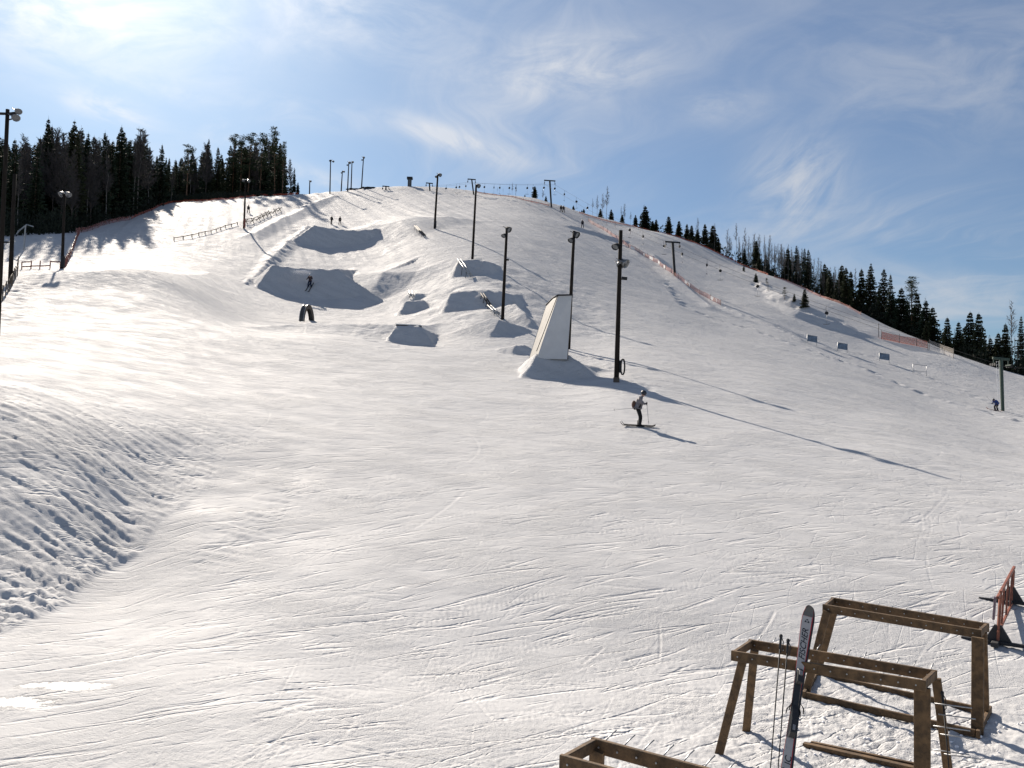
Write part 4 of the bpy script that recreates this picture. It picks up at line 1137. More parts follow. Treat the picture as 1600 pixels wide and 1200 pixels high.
# low lift gate standing in the shaded yard at the left
b = hit(37, 391) or on(37, 110)
e = thing('yard_frame', 'crooked grey lift frame with slanting arms in the yard at the far left', 'frame', b)
for (p, q, nm) in (((37,392),(40,352),'post'),((28,362),(42,351),'arm'),((42,351),(52,354),'arm'),((26,366),(30,360),'arm')):
    mb = MB(); mb.bar(PV(p[0],p[1],b.y), PV(q[0],q[1],b.y-.2), .14, .14); mb.build(nm, GREY_STEEL, e)
b = hit(2, 419) or on(2, 90)
e = thing('yard_frame', 'dark goal-like frame at the extreme left edge', 'frame', b)
for (p, q, nm) in (((2,419),(2,378),'post'),((-14,419),(-13,378),'post'),((-14,378.5),(14,378.5),'crossbar')):
    mb = MB(); mb.bar(PV(p[0],p[1],b.y), PV(q[0],q[1],b.y), .16, .16); mb.build(nm, DARK_STEEL, e)

# ------------------------------------------------------------------ signs on the lower right piste
for i, (u, v, lab) in enumerate([(1269,538,'blue-grey panel sign highest of the three on the lower right piste'),(1316.5,550,'blue-grey panel sign in the middle of the three on the right piste'),(1382,566,'blue-grey panel sign lowest of the three on the right piste')]):
    b = hit(u, v); k = b.y/FPX
    e = thing('panel_sign', lab, 'sign', b, 'panel signs on the right piste')
    w2, h0, h1 = 7.4*k, 4*k, 13.4*k
    d = Vector((1, -.18, -.16))
    mb = MB(); mb.prism([b-d*w2+Vector((0,0,h0)), b+d*w2+Vector((0,0,h0)), b+d*w2+Vector((0,0,h1)), b-d*w2+Vector((0,0,h1))], (0,.05,0)); mb.build('panel', SIGN_BLUE, e)
    for s_ in (-1, 1):
        q = b+d*w2*s_*.97; mb = MB(); mb.tube([q+Vector((0,.09,-.7)), q+Vector((0,.09,h1+.05))], .03, 6); mb.build('leg', GREY_STEEL, e)
    mb = MB(); mb.bar(b-d*w2*1.02+Vector((0,-.01,h1+.03)), b+d*w2*1.02+Vector((0,-.01,h1+.03)), .08, .05); mb.build('top_rail', GREY_STEEL, e)
b = hit(1437, 585); k = b.y/FPX
e = thing('sign_frame', 'empty metal sign frame without its panel on the right piste', 'sign frame', b)
d = Vector((1, -.18, -.12)); w2 = 9.8*k
for s_ in (-1, 1):
    mb = MB(); q = b+d*w2*s_; mb.tube([q-Vector((0,0,.4)), q+Vector((0,0,15*k))], .032, 6); mb.build('leg', GREY_STEEL, e)
for h in (5*k, 15*k):
    mb = MB(); mb.tube([b-d*w2+Vector((0,0,h)), b+d*w2+Vector((0,0,h))], .03, 6); mb.build('rail', GREY_STEEL, e)
for (u, v, vt, lab) in [(1373,527,505,'thin dark marker pole by the start of the short orange net'),(1406,527,522,None),(1429,530,521,None),(1450,547,534,'marker pole where the orange net ends'),(1200,454,441,'slim pole between the young pines')]:
    if lab is None: continue
    b = hit(u, v) or skyline_base(u); mb = MB(); mb.tube([b-Vector((0,0,.3)), PV(u, vt, b.y)], .05, 6)
    o = mb.build('marker_pole', DARK_STEEL, loc=b); tag(o, lab, 'pole')
for (u, v, lab) in [(948,352,'thin slalom stake highest on the right piste'),(961,356,'thin slalom stake second on the right piste'),(985,366,'thin slalom stake above the T-bars')]:
    b = hit(u, v) or skyline_base(u); mb = MB(); mb.tube([b, b+Vector((.05,0,1.8))], .03, 5); o = mb.build('slalom_stake', RED_PAINT, loc=b); tag(o, lab, 'stake')

# ------------------------------------------------------------------ summit pillar and heap
b = skyline_base(640); k = b.y/FPX
e = thing('square_pillar', 'dark square pillar with a wider cap on the very summit', 'pillar', b)
mb = MB(); mb.box(b+Vector((0,0,5.2*k)), (5.4*k,5*k,12.4*k)); mb.build('shaft', mat('pillar_grey', (.10,.11,.12), .7), e)
mb = MB(); mb.box(b+Vector((0,0,12.9*k)), (8.6*k,7.5*k,3.4*k)); mb.build('cap', DARK_STEEL, e)
for s_ in (-1, 1): 
    mb = MB(); mb.box(b+Vector((s_*2.4*k,-2.55*k,5.4*k)), (.9*k,.3*k,11*k)); mb.build('corner_batten', DARK_STEEL, e)
hp = hit(567, 294) or skyline_base(567)
e = thing('timber_heap', 'low heap of dark timbers and snow by the crest poles', 'heap', hp)
for i in range(13):
    c = hp+Vector((rng.uniform(-3.2, 3.6), rng.uniform(-3, 1.5), 0)); c.z = ground_z(c.x, c.y)+.18; a = rng.gauss(0, .35)
    mb = MB(); d = Vector((math.cos(a), math.sin(a), rng.uniform(-.05,.12)))*rng.uniform(.6, 1.5); mb.bar(c-d, c+d, .3, .28); mb.build('timber', POLE_WOOD, e)

# ------------------------------------------------------------------ jib rails and boxes
def jib(pa, pb, h, gauge, label, m_=RAIL_WHITE, r=.055, legs=3, sleepers=0, name='jib_rail'):
    a, b = hit(*pa), hit(*pb); e = thing(name, label, 'rail', a)
    a2, b2 = a+Vector((0,0,h)), b+Vector((0,0,h)); d = (b2-a2).normalized(); sd_ = d.cross(Vector((0,0,1))).normalized()*gauge/2
    for s_ in (-1, 1):
        mb = MB(); mb.tube([a2+sd_*s_, b2+sd_*s_], r, 8); mb.build('tube', m_, e)
    for i in range(legs):
        p = a2.lerp(b2, (i+.3)/legs); g0 = ground_z(p.x, p.y)-.2
        for s_ in (-1, 1):
            mb = MB(); q = p+sd_*s_; mb.bar((q.x+sd_.x*s_*.6, q.y, g0), q-Vector((0,0,r)), .06, .06); mb.build('leg', DARK_STEEL, e)
    for i in range(sleepers):
        p = a2.lerp(b2, (i+.5)/sleepers); mb = MB(); mb.bar(p-sd_, p+sd_, .07, .05); mb.build('sleeper', m_, e)
    return e
jib((649,357),(663,372),.45,.34,'dark double rail sliding down the slope beside the fuse-box pole',BOX_WOOD,.10,4)
jib((717,409),(736,436),.35,.42,'white ladder-like double rail at the left of the shaded mound',RAIL_WHITE,.055,3,5)
jib((753,464),(765,482),.40,.30,'dark upper rail crossing the shaded bowl',BOX_WOOD,.07,3)
jib((764,482),(779,496),.35,.34,'pale lower rail leaving the bowl toward the pole',RAIL_WHITE,.055,3,3)
jib((641,459),(644,468),.38,.36,'short white twin rail bridging the little kicker',RAIL_WHITE,.07,2)
b = hit(637, 510) or on(637, 78)
e = thing('jib_box', 'flat dark wooden box with a snowy top on the front kicker', 'jib box', b)
p0, p1 = PV(618.5,507.5,77.6), PV(657,508.5,77.2)
mb = MB(); mb.prism([p0+Vector((0,0,-.25)), p1+Vector((0,0,-.5)), p1+Vector((0,0,-.02)), p0+Vector((0,0,.03))], (0,1.3,.05)); mb.build('plank_side', BOX_WOOD, e)
mb = MB(); mb.prism([p0+Vector((-.05,-.04,.034)), p1+Vector((.05,-.04,-.016)), p1+Vector((.05,-.04,.05)), p0+Vector((-.05,-.04,.10))], (0,1.4,.05)); mb.build('slide_top', WHITE_VINYL, e)
SIGN_DARK = mat('scuffed_dark_plastic', (.05,.05,.052), .5, var=.4)
# rainbow box
b = hit(478, 503) or on(478, 82); Yb = b.y; kx = Yb/FPX
e = thing('rainbow_box', 'arched rainbow box standing on the snow ridge below the lower landing', 'jib box', b)
Hh = 28.5*kx; Wd = 7.0*kx; run = Hh*1.15
dirv = Vector((.12, .99, 0)).normalized(); sv = Vector((dirv.y, -dirv.x, 0))
c0 = b+Vector((.02,0,-.1))+dirv*.2
def arc(t, rr=1.0, th=0): 
    a = math.pi*t; return c0-dirv*math.cos(a)*run*rr*.75+Vector((0,0,math.sin(a)*Hh*rr*1.02))
n = 22
mb = MB()
for side in (-1, 1):
    vs = []; off = sv*side*Wd/2
    for i in range(n+1): vs += [arc(i/n)+off, arc(i/n, .78)+off, arc(i/n, .78)+off*.86, arc(i/n)+off*.86]
    mb.add(vs, [(4*i+j, 4*i+4+j, 4*i+4+(j+1) % 4, 4*i+(j+1) % 4) for i in range(n) for j in range(4)]+[(0,1,2,3), (4*n+3,4*n+2,4*n+1,4*n)])
mb.build('side_arch', BOX_WOOD, e)
mb = MB(); vs = []
for i in range(n+1): vs += [arc(i/n, .985)+sv*Wd*.43, arc(i/n, .985)-sv*Wd*.43, arc(i/n, .94)-sv*Wd*.43, arc(i/n, .94)+sv*Wd*.43]
mb.add(vs, [(4*i+j, 4*i+4+j, 4*i+4+(j+1) % 4, 4*i+(j+1) % 4) for i in range(n) for j in range(4)]); mb.build('slide_sheet', SIGN_DARK, e)
for s_ in (-1, 1):
    mb = MB(); mb.tube([arc(i/n, 1.01)+sv*s_*Wd*.47 for i in range(n+1)], .035, 6); mb.build('coping', GREY_STEEL, e)
# wall ride
Yw = 60.6
A, B, C, D = PV(872,462,Yw), PV(893.5,461.5,Yw-.3), PV(886.5,550,Yw-.3), PV(839,549,Yw)
e = thing('wall_ride', 'tall grey-white wall ramp with slanted side standing on the snow mound', 'wall ramp', PV(862,549,Yw))
mb = MB(); mb.prism([D-Vector((0,0,.5)), C-Vector((0,0,.5)), B, A], (0,.06,0)); mb.build('side_panel', PANEL_GREY, e)
back = Vector((-1.3, 3.4, 0))
Ab, Db = PV(853,477,Yw+3.4), PV(826.5,549,Yw+3.4)
Am = PV(864,466,Yw+1.7)
mb = MB(); n = Vector((.05,.0,.0))
Dd = D-Vector((0,0,.5)); Dbd = Db-Vector((0,0,.5))
q = Vector((.02,.02,0))
mb.add([Dd+q, A+q, Am+q, Ab+q, Dbd+q, Dd+q+Vector((.1,.05,0)), A+q+Vector((.1,.05,-.06)), Am+q+Vector((.1,0,-.06)), Ab+q+Vector((.1,0,-.06)), Dbd+q+Vector((.1,0,0))],
       [(0,1,2,3,4),(9,8,7,6,5),(0,5,6,1),(1,6,7,2),(2,7,8,3),(3,8,9,4),(4,9,5,0)])
mb.build('riding_surface', RAMP_BEIGE, e)
Bb, Cb = B+Vector((-.2,3.4,-.9)), C+Vector((-.1,3.4,-.5))
mb = MB(); mb.prism([Cb, Dbd, Ab, Bb], (0,.06,0)); mb.build('rear_panel', PANEL_GREY, e)
mb = MB(); mb.prism([C+Vector((0,.07,-.5)), B+Vector((0,.07,0)), Bb, Cb], (.05,0,0)); mb.build('back_panel', BOX_WOOD, e)
mb = MB(); mb.bar(A+Vector((-.04,-.03,.03)), B+Vector((.06,-.03,.03)), .12, .09); mb.build('coping', DARK_STEEL, e)
mb = MB(); mb.tube([A+Vector((-.02,0,.04)), Am+Vector((0,0,.03)), Ab+Vector((0,0,.03))], .045, 6); mb.build('coping', DARK_STEEL, e)
mb = MB(); mb.bar(D+Vector((-.03,-.03,0)), A+Vector((-.03,-.03,0)), .04, .05); mb.build('edge_trim', DARK_STEEL, e)

# ------------------------------------------------------------------ timber ski racks
def rack(name, label, zt, FLt, FRt, BLt, BRt, legs, sills, pegs, pegrow, wl=.10, cat='ski rack'):
    """corner points of the top frame, then legs as (top, foot, width)"""
    e = thing(name, label, cat, pz(legs[0][1][0], legs[0][1][1], 1.0), 'timber ski racks')
    def stick(nm, a, b, w_, h_, m_=RACK_WOOD, up=(0,0,1)):
        mb = MB(); mb.bar(a, b, w_, h_, up=up); return mb.build(nm, m_, e)
    a, b, c, d = [pz(*p) for p in (FLt, FRt, BLt, BRt)]
    L = (b-a).normalized(); 
    stick('front_rail', a, b, .045, .12); stick('back_rail', c, d, .045, .12)
    o = (c-a).normalized()
    stick('end_piece', a+L*.03-o*.0+Vector((0,0,.006)), c+L*.03+Vector((0,0,.006)), .048, .10); stick('end_piece', b-L*.03+Vector((0,0,.006)), d-L*.03+Vector((0,0,.006)), .048, .10)
    for (t, f, w_, dx_) in legs:
        pt_, pf = pz(*t), pz(*f); pf = pf+(pf-pt_).normalized()*.12
        stick('leg', pt_, pf, .048, w_, up=L)
    for s_ in sills:
        stick('sill', pz(*s_[0]), pz(*s_[1]), .05, .10)
    for i in range(pegs):
        for (p, q, sg, r_) in pegrow:
            x = p.lerp(q, (i+.6)/pegs); mb = MB()
            mb.tube([x+Vector((0,0,-.02)), x+sg*.55+Vector((0,0,.0)), x+sg], r_, 5); mb.build('peg', GREY_STEEL, e)
            mb = MB(); y_ = x-o*.0+Vector((0,0,-.0)); 
    # bolt heads on the front faces
    for i in range(pegs):
        for (p, q) in ((a, b), (c, d)):
            x = p.lerp(q, (i+.45)/pegs)-o*.026; mb = MB(); mb.tube([x, x-o*.007], .009, 6); mb.build('bolt', GREY_STEEL, e)
    return e, a, b, c, d, L, o
def w3(p): return pz(*p)
# near rack
a, b, c, d = w3((1143,1024,2.24)), w3((1447,1072,2.24)), w3((1170,1006,2.24)), w3((1464,1056,2.24))
o = (c-a).normalized()
R1 = rack('ski_rack', 'nearer timber ski rack holding the white skis', 2.3, (1143,1024,2.24), (1447,1072,2.24), (1170,1006,2.24), (1464,1056,2.24),
    [((1161,1030,2.2),(1123,1180,1.0),.10,0), ((1179,1016,2.2),(1166,1143,1.0),.10,0), ((1441,1074,2.2),(1441,1243,1.0),.17,0), ((1463,1060,2.2),(1484,1225,1.0),.10,0)],
    [], 12, [(c+Vector((0,0,.05)), d+Vector((0,0,.05)), (o*.10+Vector((.03,0,.06))), .006)])
# side pegs on the end leg
Lr = (b-a).normalized()
for (p, q) in (((1460,1099),(1500,1105)),((1466,1116),(1510,1127)),((1458,1134),(1503,1141)),((1469,1147),(1511,1146)),((1457,1171),(1505,1171)),((1475,1178),(1535,1183))):
    zz = 2.2-(p[1]-1075)/150*1.15
    A_ = pz(p[0], p[1], zz); B_ = A_+Lr*.30+Vector((.08,0,.005))
    mb = MB(); mb.tube([A_, B_], .007, 6); mb.build('side_peg', GREY_STEEL, R1[0])
# far rack
a2, b2, c2, d2 = w3((1286,950,2.33)), w3((1534,991,2.33)), w3((1299,939,2.33)), w3((1545,981,2.33)); o2 = (c2-a2).normalized()
R2 = rack('ski_rack', 'empty timber ski rack standing behind the one with skis', 2.4, (1286,950,2.33), (1534,991,2.33), (1299,939,2.33), (1545,981,2.33),
    [((1292,955,2.3),(1258,1088,1.0),.11,0), ((1306,946,2.3),(1276,1058,1.0),.10,0), ((1528,996,2.3),(1527,1150,1.0),.15,0), ((1536,988,2.3),(1540,1122,1.0),.10,0)],
    [((1257,1086,1.06),(1524,1146,1.06)), ((1275,1055,1.06),(1540,1112,1.06)), ((1256,1086,1.07),(1277,1054,1.07)), ((1528,1148,1.07),(1547,1108,1.07))], 11,
    [(c2+Vector((0,0,.05)), d2+Vector((0,0,.05)), (o2*.04+Vector((0,0,.05))), .006)])
# rack at the bottom edge
a3, b3, c3, d3 = w3((876,1190,2.26)), w3((1140,1262,2.26)), w3((925,1163,2.26)), w3((1180,1232,2.26)); o3 = (c3-a3).normalized()
R3 = rack('ski_rack', 'third timber ski rack cut off by the bottom edge', 2.3, (876,1190,2.26), (1140,1262,2.26), (925,1163,2.26), (1180,1232,2.26),
    [((884,1200,2.22),(860,1400,1.0),.10,0), ((933,1172,2.24),(925,1370,1.0),.13,0), ((1130,1270,2.2),(1130,1480,1.0),.13,0), ((1172,1240,2.2),(1180,1440,1.0),.10,0)],
    [], 8, [(c3+Vector((0,0,.05)), d3+Vector((0,0,.05)), (o3*.13+Vector((.05,0,.06))), .006)])
mb = MB(); A_, B_ = pz(1256,1163,1.04), pz(1436,1203,1.05); mb.bar(A_, B_, .09, .05); mb.bar(A_+Vector((.10,.02,.02)), B_+Vector((.08,.08,.02)), .05, .03)
tag(mb.build('timber_plank', RACK_WOOD, loc=A_), 'long wooden plank half sunk in the snow under the near rack', 'plank')

# ------------------------------------------------------------------ skis leaning on the near rack
SKI_WHITE = mat('ski_top_white', (.42,.40,.39), .35, var=.05); SKI_DARK = mat('ski_tip_grey', (.10,.095,.09), .3, var=.2); SKI_RED = mat('ski_edge_red', (.42,.03,.03), .4, var=.1)
SKI_BASE = mat('ski_base_black', (.02,.02,.022), .4, var=.1); BIND = mat('binding_black', (.018,.018,.02), .45, var=.1); BIND_G = mat('binding_grey', (.22,.22,.23), .4, var=.1); INK = mat('printed_black', (.015,.015,.02), .5, var=.02)
tip = PV(1263.0, 949, 10.92); foot = PV(1222, 1236, 10.05)
foot.z = max(foot.z, 1.0)
zax = (tip-foot).normalized(); LEN = (tip-foot).length
view = (Vector((0,0,CZ))-tip).normalized()
nrm = (view-zax*view.dot(zax)).normalized()
nrm = (Matrix.Rotation(R(16), 3, zax)@nrm)
xax = zax.cross(nrm).normalized()*-1
if xax.dot(Vector(tuple(_r))) < 0: xax = -xax
KW = 1.18
def ski_w(t):     # half width along the length, tail 0 -> tip 1
    pts = [(0,.046),(.10,.047),(.45,.034),(.80,.050),(.90,.056),(.95,.054),(.975,.047),(.988,.036),(.996,.022),(1.0,.008)]
    return float(np.interp(t, [p[0] for p in pts], [p[1] for p in pts]))*KW
def ski(name, label, off_n, off_x, face, dz=0.0, L=LEN):
    """face=+1: top sheet looks to the lens"""
    e = thing(name, label, 'ski', foot, 'pair of skis on the rack')
    def S(t, s_, h):
        bend = .055*max(0, (t-.90)/.10)**2*face
        return foot+zax*(t*L+dz)+xax*(s_*ski_w(t)+off_x)+nrm*(off_n+h*face+bend)
    ts = np.concatenate([np.linspace(0, .9, 16), np.linspace(.915, .98, 5), [.987, .993, .997, 1.0]])
    def strip(h0, h1, s0, s1, t0, t1):
        mb = MB(); tt = [t0]+[t for t in ts if t0 < t < t1]+[t1]; vs = []
        for t in tt: vs += [S(t, s0, h0), S(t, s1, h0), S(t, s1, h1), S(t, s0, h1)]
        n = len(tt); fs = [(4*i+j, 4*i+4+j, 4*i+4+(j+1) % 4, 4*i+(j+1) % 4) for i in range(n-1) for j in range(4)]
        fs += [(0,1,2,3), (4*n-1, 4*n-2, 4*n-3, 4*n-4)]
        return mb.add(vs, fs)
    strip(0, .003, -1, 1, 0, 1).build('base', SKI_BASE, e)
    strip(.003, .008, -.99, .99, 0, 1).build('sidewall', SKI_RED, e)
    strip(.008, .013, -.93, .80, 0, .942).build('top_sheet', SKI_WHITE, e)
    strip(.008, .0128, .82, .97, 0, .93).build('edge_stripe', SKI_RED, e)
    strip(.008, .0125, -.93, .93, .944, .999).build('tip_cap', SKI_DARK, e)
    return e, S
f1, S1 = ski('ski', 'white race ski with red edge facing forward on the near rack', .014, 0, 1)
f2, S2 = ski('ski', 'rear ski of the pair mostly hidden behind the white one', -.002, .030, -1, .05)
def flat_text(txt, t_mid, size, e, S, s_mid=0.0, shear=.25, align='CENTER', vertical=True):
    cu = bpy.data.curves.new('lettering', 'FONT'); cu.body = txt; cu.size = size; cu.align_x = align; cu.align_y = 'CENTER'; cu.shear = shear; cu.extrude = .0006; cu.offset = size*.012
    ob = bpy.data.objects.new('lettering', cu); COL.objects.link(ob)
    me_ = bpy.data.meshes.new_from_object(ob.evaluated_get(bpy.context.evaluated_depsgraph_get())); bpy.data.objects.remove(ob)
    org = S(t_mid, 0, .0138)
    # reads upwards along the ski
    for vtx in me_.vertices:
        x, y, z = vtx.co
        vtx.co = org+zax*x-xax*(y-s_mid)+nrm*z-Vector(e.location) if vertical else org+xax*x+zax*y+nrm*z-Vector(e.location)
    me_.materials.clear(); me_.materials.append(INK)
    o_ = bpy.data.objects.new('lettering', me_); COL.objects.link(o_); o_.parent = e; return o_
flat_text('FISCHER', .782, .10, f1, S1, 0.0, .30)
flat_text('IC', .155, .10, f1, S1, .012, .1); flat_text('0', .10, .10, f1, S1, -.012, .1)
mb = MB()                                     # three small triangles forming a triangle
c0_ = S1(.918, 0, .0145)
for dx_, dz_ in ((-.017, -.012), (.017, -.012), (0, .015)):
    p = c0_+xax*dx_+zax*dz_; mb.prism([p-xax*.0145-zax*.011, p+xax*.0145-zax*.011, p+zax*.015], nrm*.0008)
mb.build('emblem', INK, f1)
def bind(e, S, t0, t1, h, w_, m_, nm):
    mb = MB(); c0, c1 = S(t0, 0, .014), S(t1, 0, .014); mid = (c0+c1)/2; n_ = 5; vs = []
    fc = 1 if S is S1 else -1
    prof = [(0,.5),(.15,1),(.55,.9),(.85,.6),(1,.25)]
    for f, k in prof:
        p = c0.lerp(c1, f)
        vs += [p-xax*w_, p+xax*w_, p+xax*w_*.75+nrm*h*k*fc, p-xax*w_*.75+nrm*h*k*fc]
    mb.add(vs, [(4*i+j, 4*i+4+j, 4*i+4+(j+1) % 4, 4*i+(j+1) % 4) for i in range(4) for j in range(4)]+[(0,1,2,3), (19,18,17,16)])
    return mb.build(nm, m_, e)
for (e, S) in ((f1, S1), (f2, S2)):
    bind(e, S, .39, .62, .012, .040, BIND, 'binding_plate')
    bind(e, S, .555, .64, .060, .038, BIND, 'toe_piece'); bind(e, S, .27, .44, .080, .042, BIND, 'heel_piece')
    bind(e, S, .60, .635, .070, .026, BIND_G, 'toe_cap'); bind(e, S, .30, .36, .088, .020, BIND_G, 'heel_lever')
    fc = 1 if S is S1 else -1
    for s_ in (-1, 1):
        mb = MB(); p = S(.44, s_*1.15, .02); mb.tube([S(.47, s_*.8, .03), p, p-zax*.05+xax*s_*.03-nrm*.03*fc, p-zax*.11+xax*s_*.035-nrm*.03*fc], [.004,.004,.008,.006], 5); mb.build('brake_arm', BIND, e)
def ski_pole(top, bot, label, m_=None, grp='ski poles at the near rack'):
    top, bot = Vector(top), Vector(bot); d = (bot-top).normalized(); L = (bot-top).length
    e = thing('ski_pole', label, 'ski pole', bot, grp)
    mb = MB(); mb.tube([top, top+d*.012, top+d*.03, top+d*.05, top+d*.15, top+d*.17], [.012,.021,.020,.014,.016,.010], 8); mb.build('grip', NYLON_BLACK, e)
    mb = MB(); mb.tube([top+d*.15, bot], [.0085, .0055], 6); mb.build('shaft', m_ or DARK_STEEL, e)
    mb = MB(); c = bot-d*.07; mb.tube([c, c+d*.012], [.012, .034], 8); mb.build('basket', RUBBER, e)
    mb = MB(); s0 = top+d*.02; sx = Vector((1,.1,0)); mb.tube([s0, s0+sx*.035+d*.07, s0+sx*.03+d*.17, s0+sx*.006+d*.19, s0+sx*.0+d*.06], .006, 4); mb.build('strap', NYLON_BLACK, e)
    return e
ski_pole(PV(1220.5,991,10.62), PV(1201,1236,10.0), 'left one of the two black ski poles crossing on the near rack')
ski_pole(PV(1231.5,998,10.66), PV(1213,1237,10.05), 'right one of the two black ski poles crossing on the near rack')
ski_pole(PV(1472,1080,10.25), PV(1486,1236,9.75), 'single black ski pole standing by the right end of the near rack', grp=None)

# ------------------------------------------------------------------ barrier on rubber feet at the right edge
n0, n1 = pz(1558,1026,1.03), pz(1579,984,1.03)
e = thing('barrier_frame', 'rusty orange barrier frame seen edge-on on two black rubber feet', 'barrier', n0)
t0, t1 = PV(1566,929,n0.y), PV(1592,887,n1.y)
ax_ = (n1-n0).normalized(); acr = Vector((ax_.y, -ax_.x, 0)).normalized()
FR = mat('rusty_orange_frame', (.23,.075,.042), .6, var=.35, scale=9)
p_near, p_far = PV(1572,935,n0.y+.25), PV(1590,897,n1.y-.1)
for nm, A_, B_, w_ in (('upright', n0+Vector((0,0,.1)), n0+Vector((.06,0,1.18)), .045), ('upright', n1+Vector((0,0,.1)), n1+Vector((.06,0,1.22)), .045),
                   ('top_bar', n0-ax_*.35+Vector((.04,0,1.10)), n1+ax_*.15+Vector((.06,0,1.26)), .05), ('bottom_bar', n0-ax_*.10+Vector((.03,0,.45)), n1+ax_*.10+Vector((.03,0,.55)), .045)):
    mb = MB(); mb.bar(A_, B_, w_, w_); mb.build(nm, FR, e)
for i in range(3):
    f = (i+.6)/3.2; A_ = n0.lerp(n1, f)+Vector((.03,0,.50)); B_ = n0.lerp(n1, f)+Vector((.05,0,1.16)); mb = MB(); mb.bar(A_, B_+ax_*.3, .02, .035, up=acr); mb.build('lattice_bar', FR, e)
A_ = n0-ax_*.35+Vector((0,0,1.12)); mb = MB(); mb.bar(A_, A_+Vector((-.03,0,-.40)), .035, .12, up=ax_); mb.build('end_board', mat('dull_mauve_board', (.16,.11,.13), .6), e)
for q in (n0, n1):
    c = Vector((q.x, q.y, ground_z(q.x, q.y)+.02))
    mb = MB(); mb.prism([c-acr*.22+Vector((0,0,.03)), c+acr*.24+Vector((0,0,.03)), c+acr*.06+Vector((0,0,.34)), c-acr*.05+Vector((0,0,.34))], ax_*.10); mb.build('foot_block', RUBBER, e)
    mb = MB(); mb.bar(c-acr*.58+Vector((0,0,.03)), c+acr*.62+Vector((0,0,.03)), .09, .06); mb.build('foot_bar', RUBBER, e)
    mb = MB(); mb.bar(c-ax_*.25-acr*.02+Vector((0,0,.03)), c+ax_*.1-acr*.02+Vector((0,0,.03)), .12, .08); mb.build('foot_pad', RUBBER, e)
# crumbs of snow kicked loose on the run-out
SNOW2 = mat('loose_snow', (.84,.84,.86), .7, var=.04, scale=6)
mb = MB(); gg = random.Random(5)
def crumb(x, y, r_):
    z = ground_z(x, y); n = 6; mb.ball((x, y, z+r_*.4), r_, 6, 4, sc=(gg.uniform(.8,1.3), gg.uniform(.8,1.3), gg.uniform(.6,.9)))
for i in range(0):
    y = gg.uniform(9, 26); crumb(gg.uniform(-.6, .6)*y, y, gg.uniform(.005, .012))
for i in range(300):
    x = gg.uniform(3.2, 7.4); y = gg.uniform(8.4, 12.8); crumb(x, y, gg.uniform(.008, .028))
for i in range(0):
    a = gg.uniform(-.60, -.33); y = gg.uniform(15.5, 22); crumb(a*y, y, gg.uniform(.010, .022))
tag(mb.build('snow_crumbs', SNOW2), None, None, None, 'stuff')

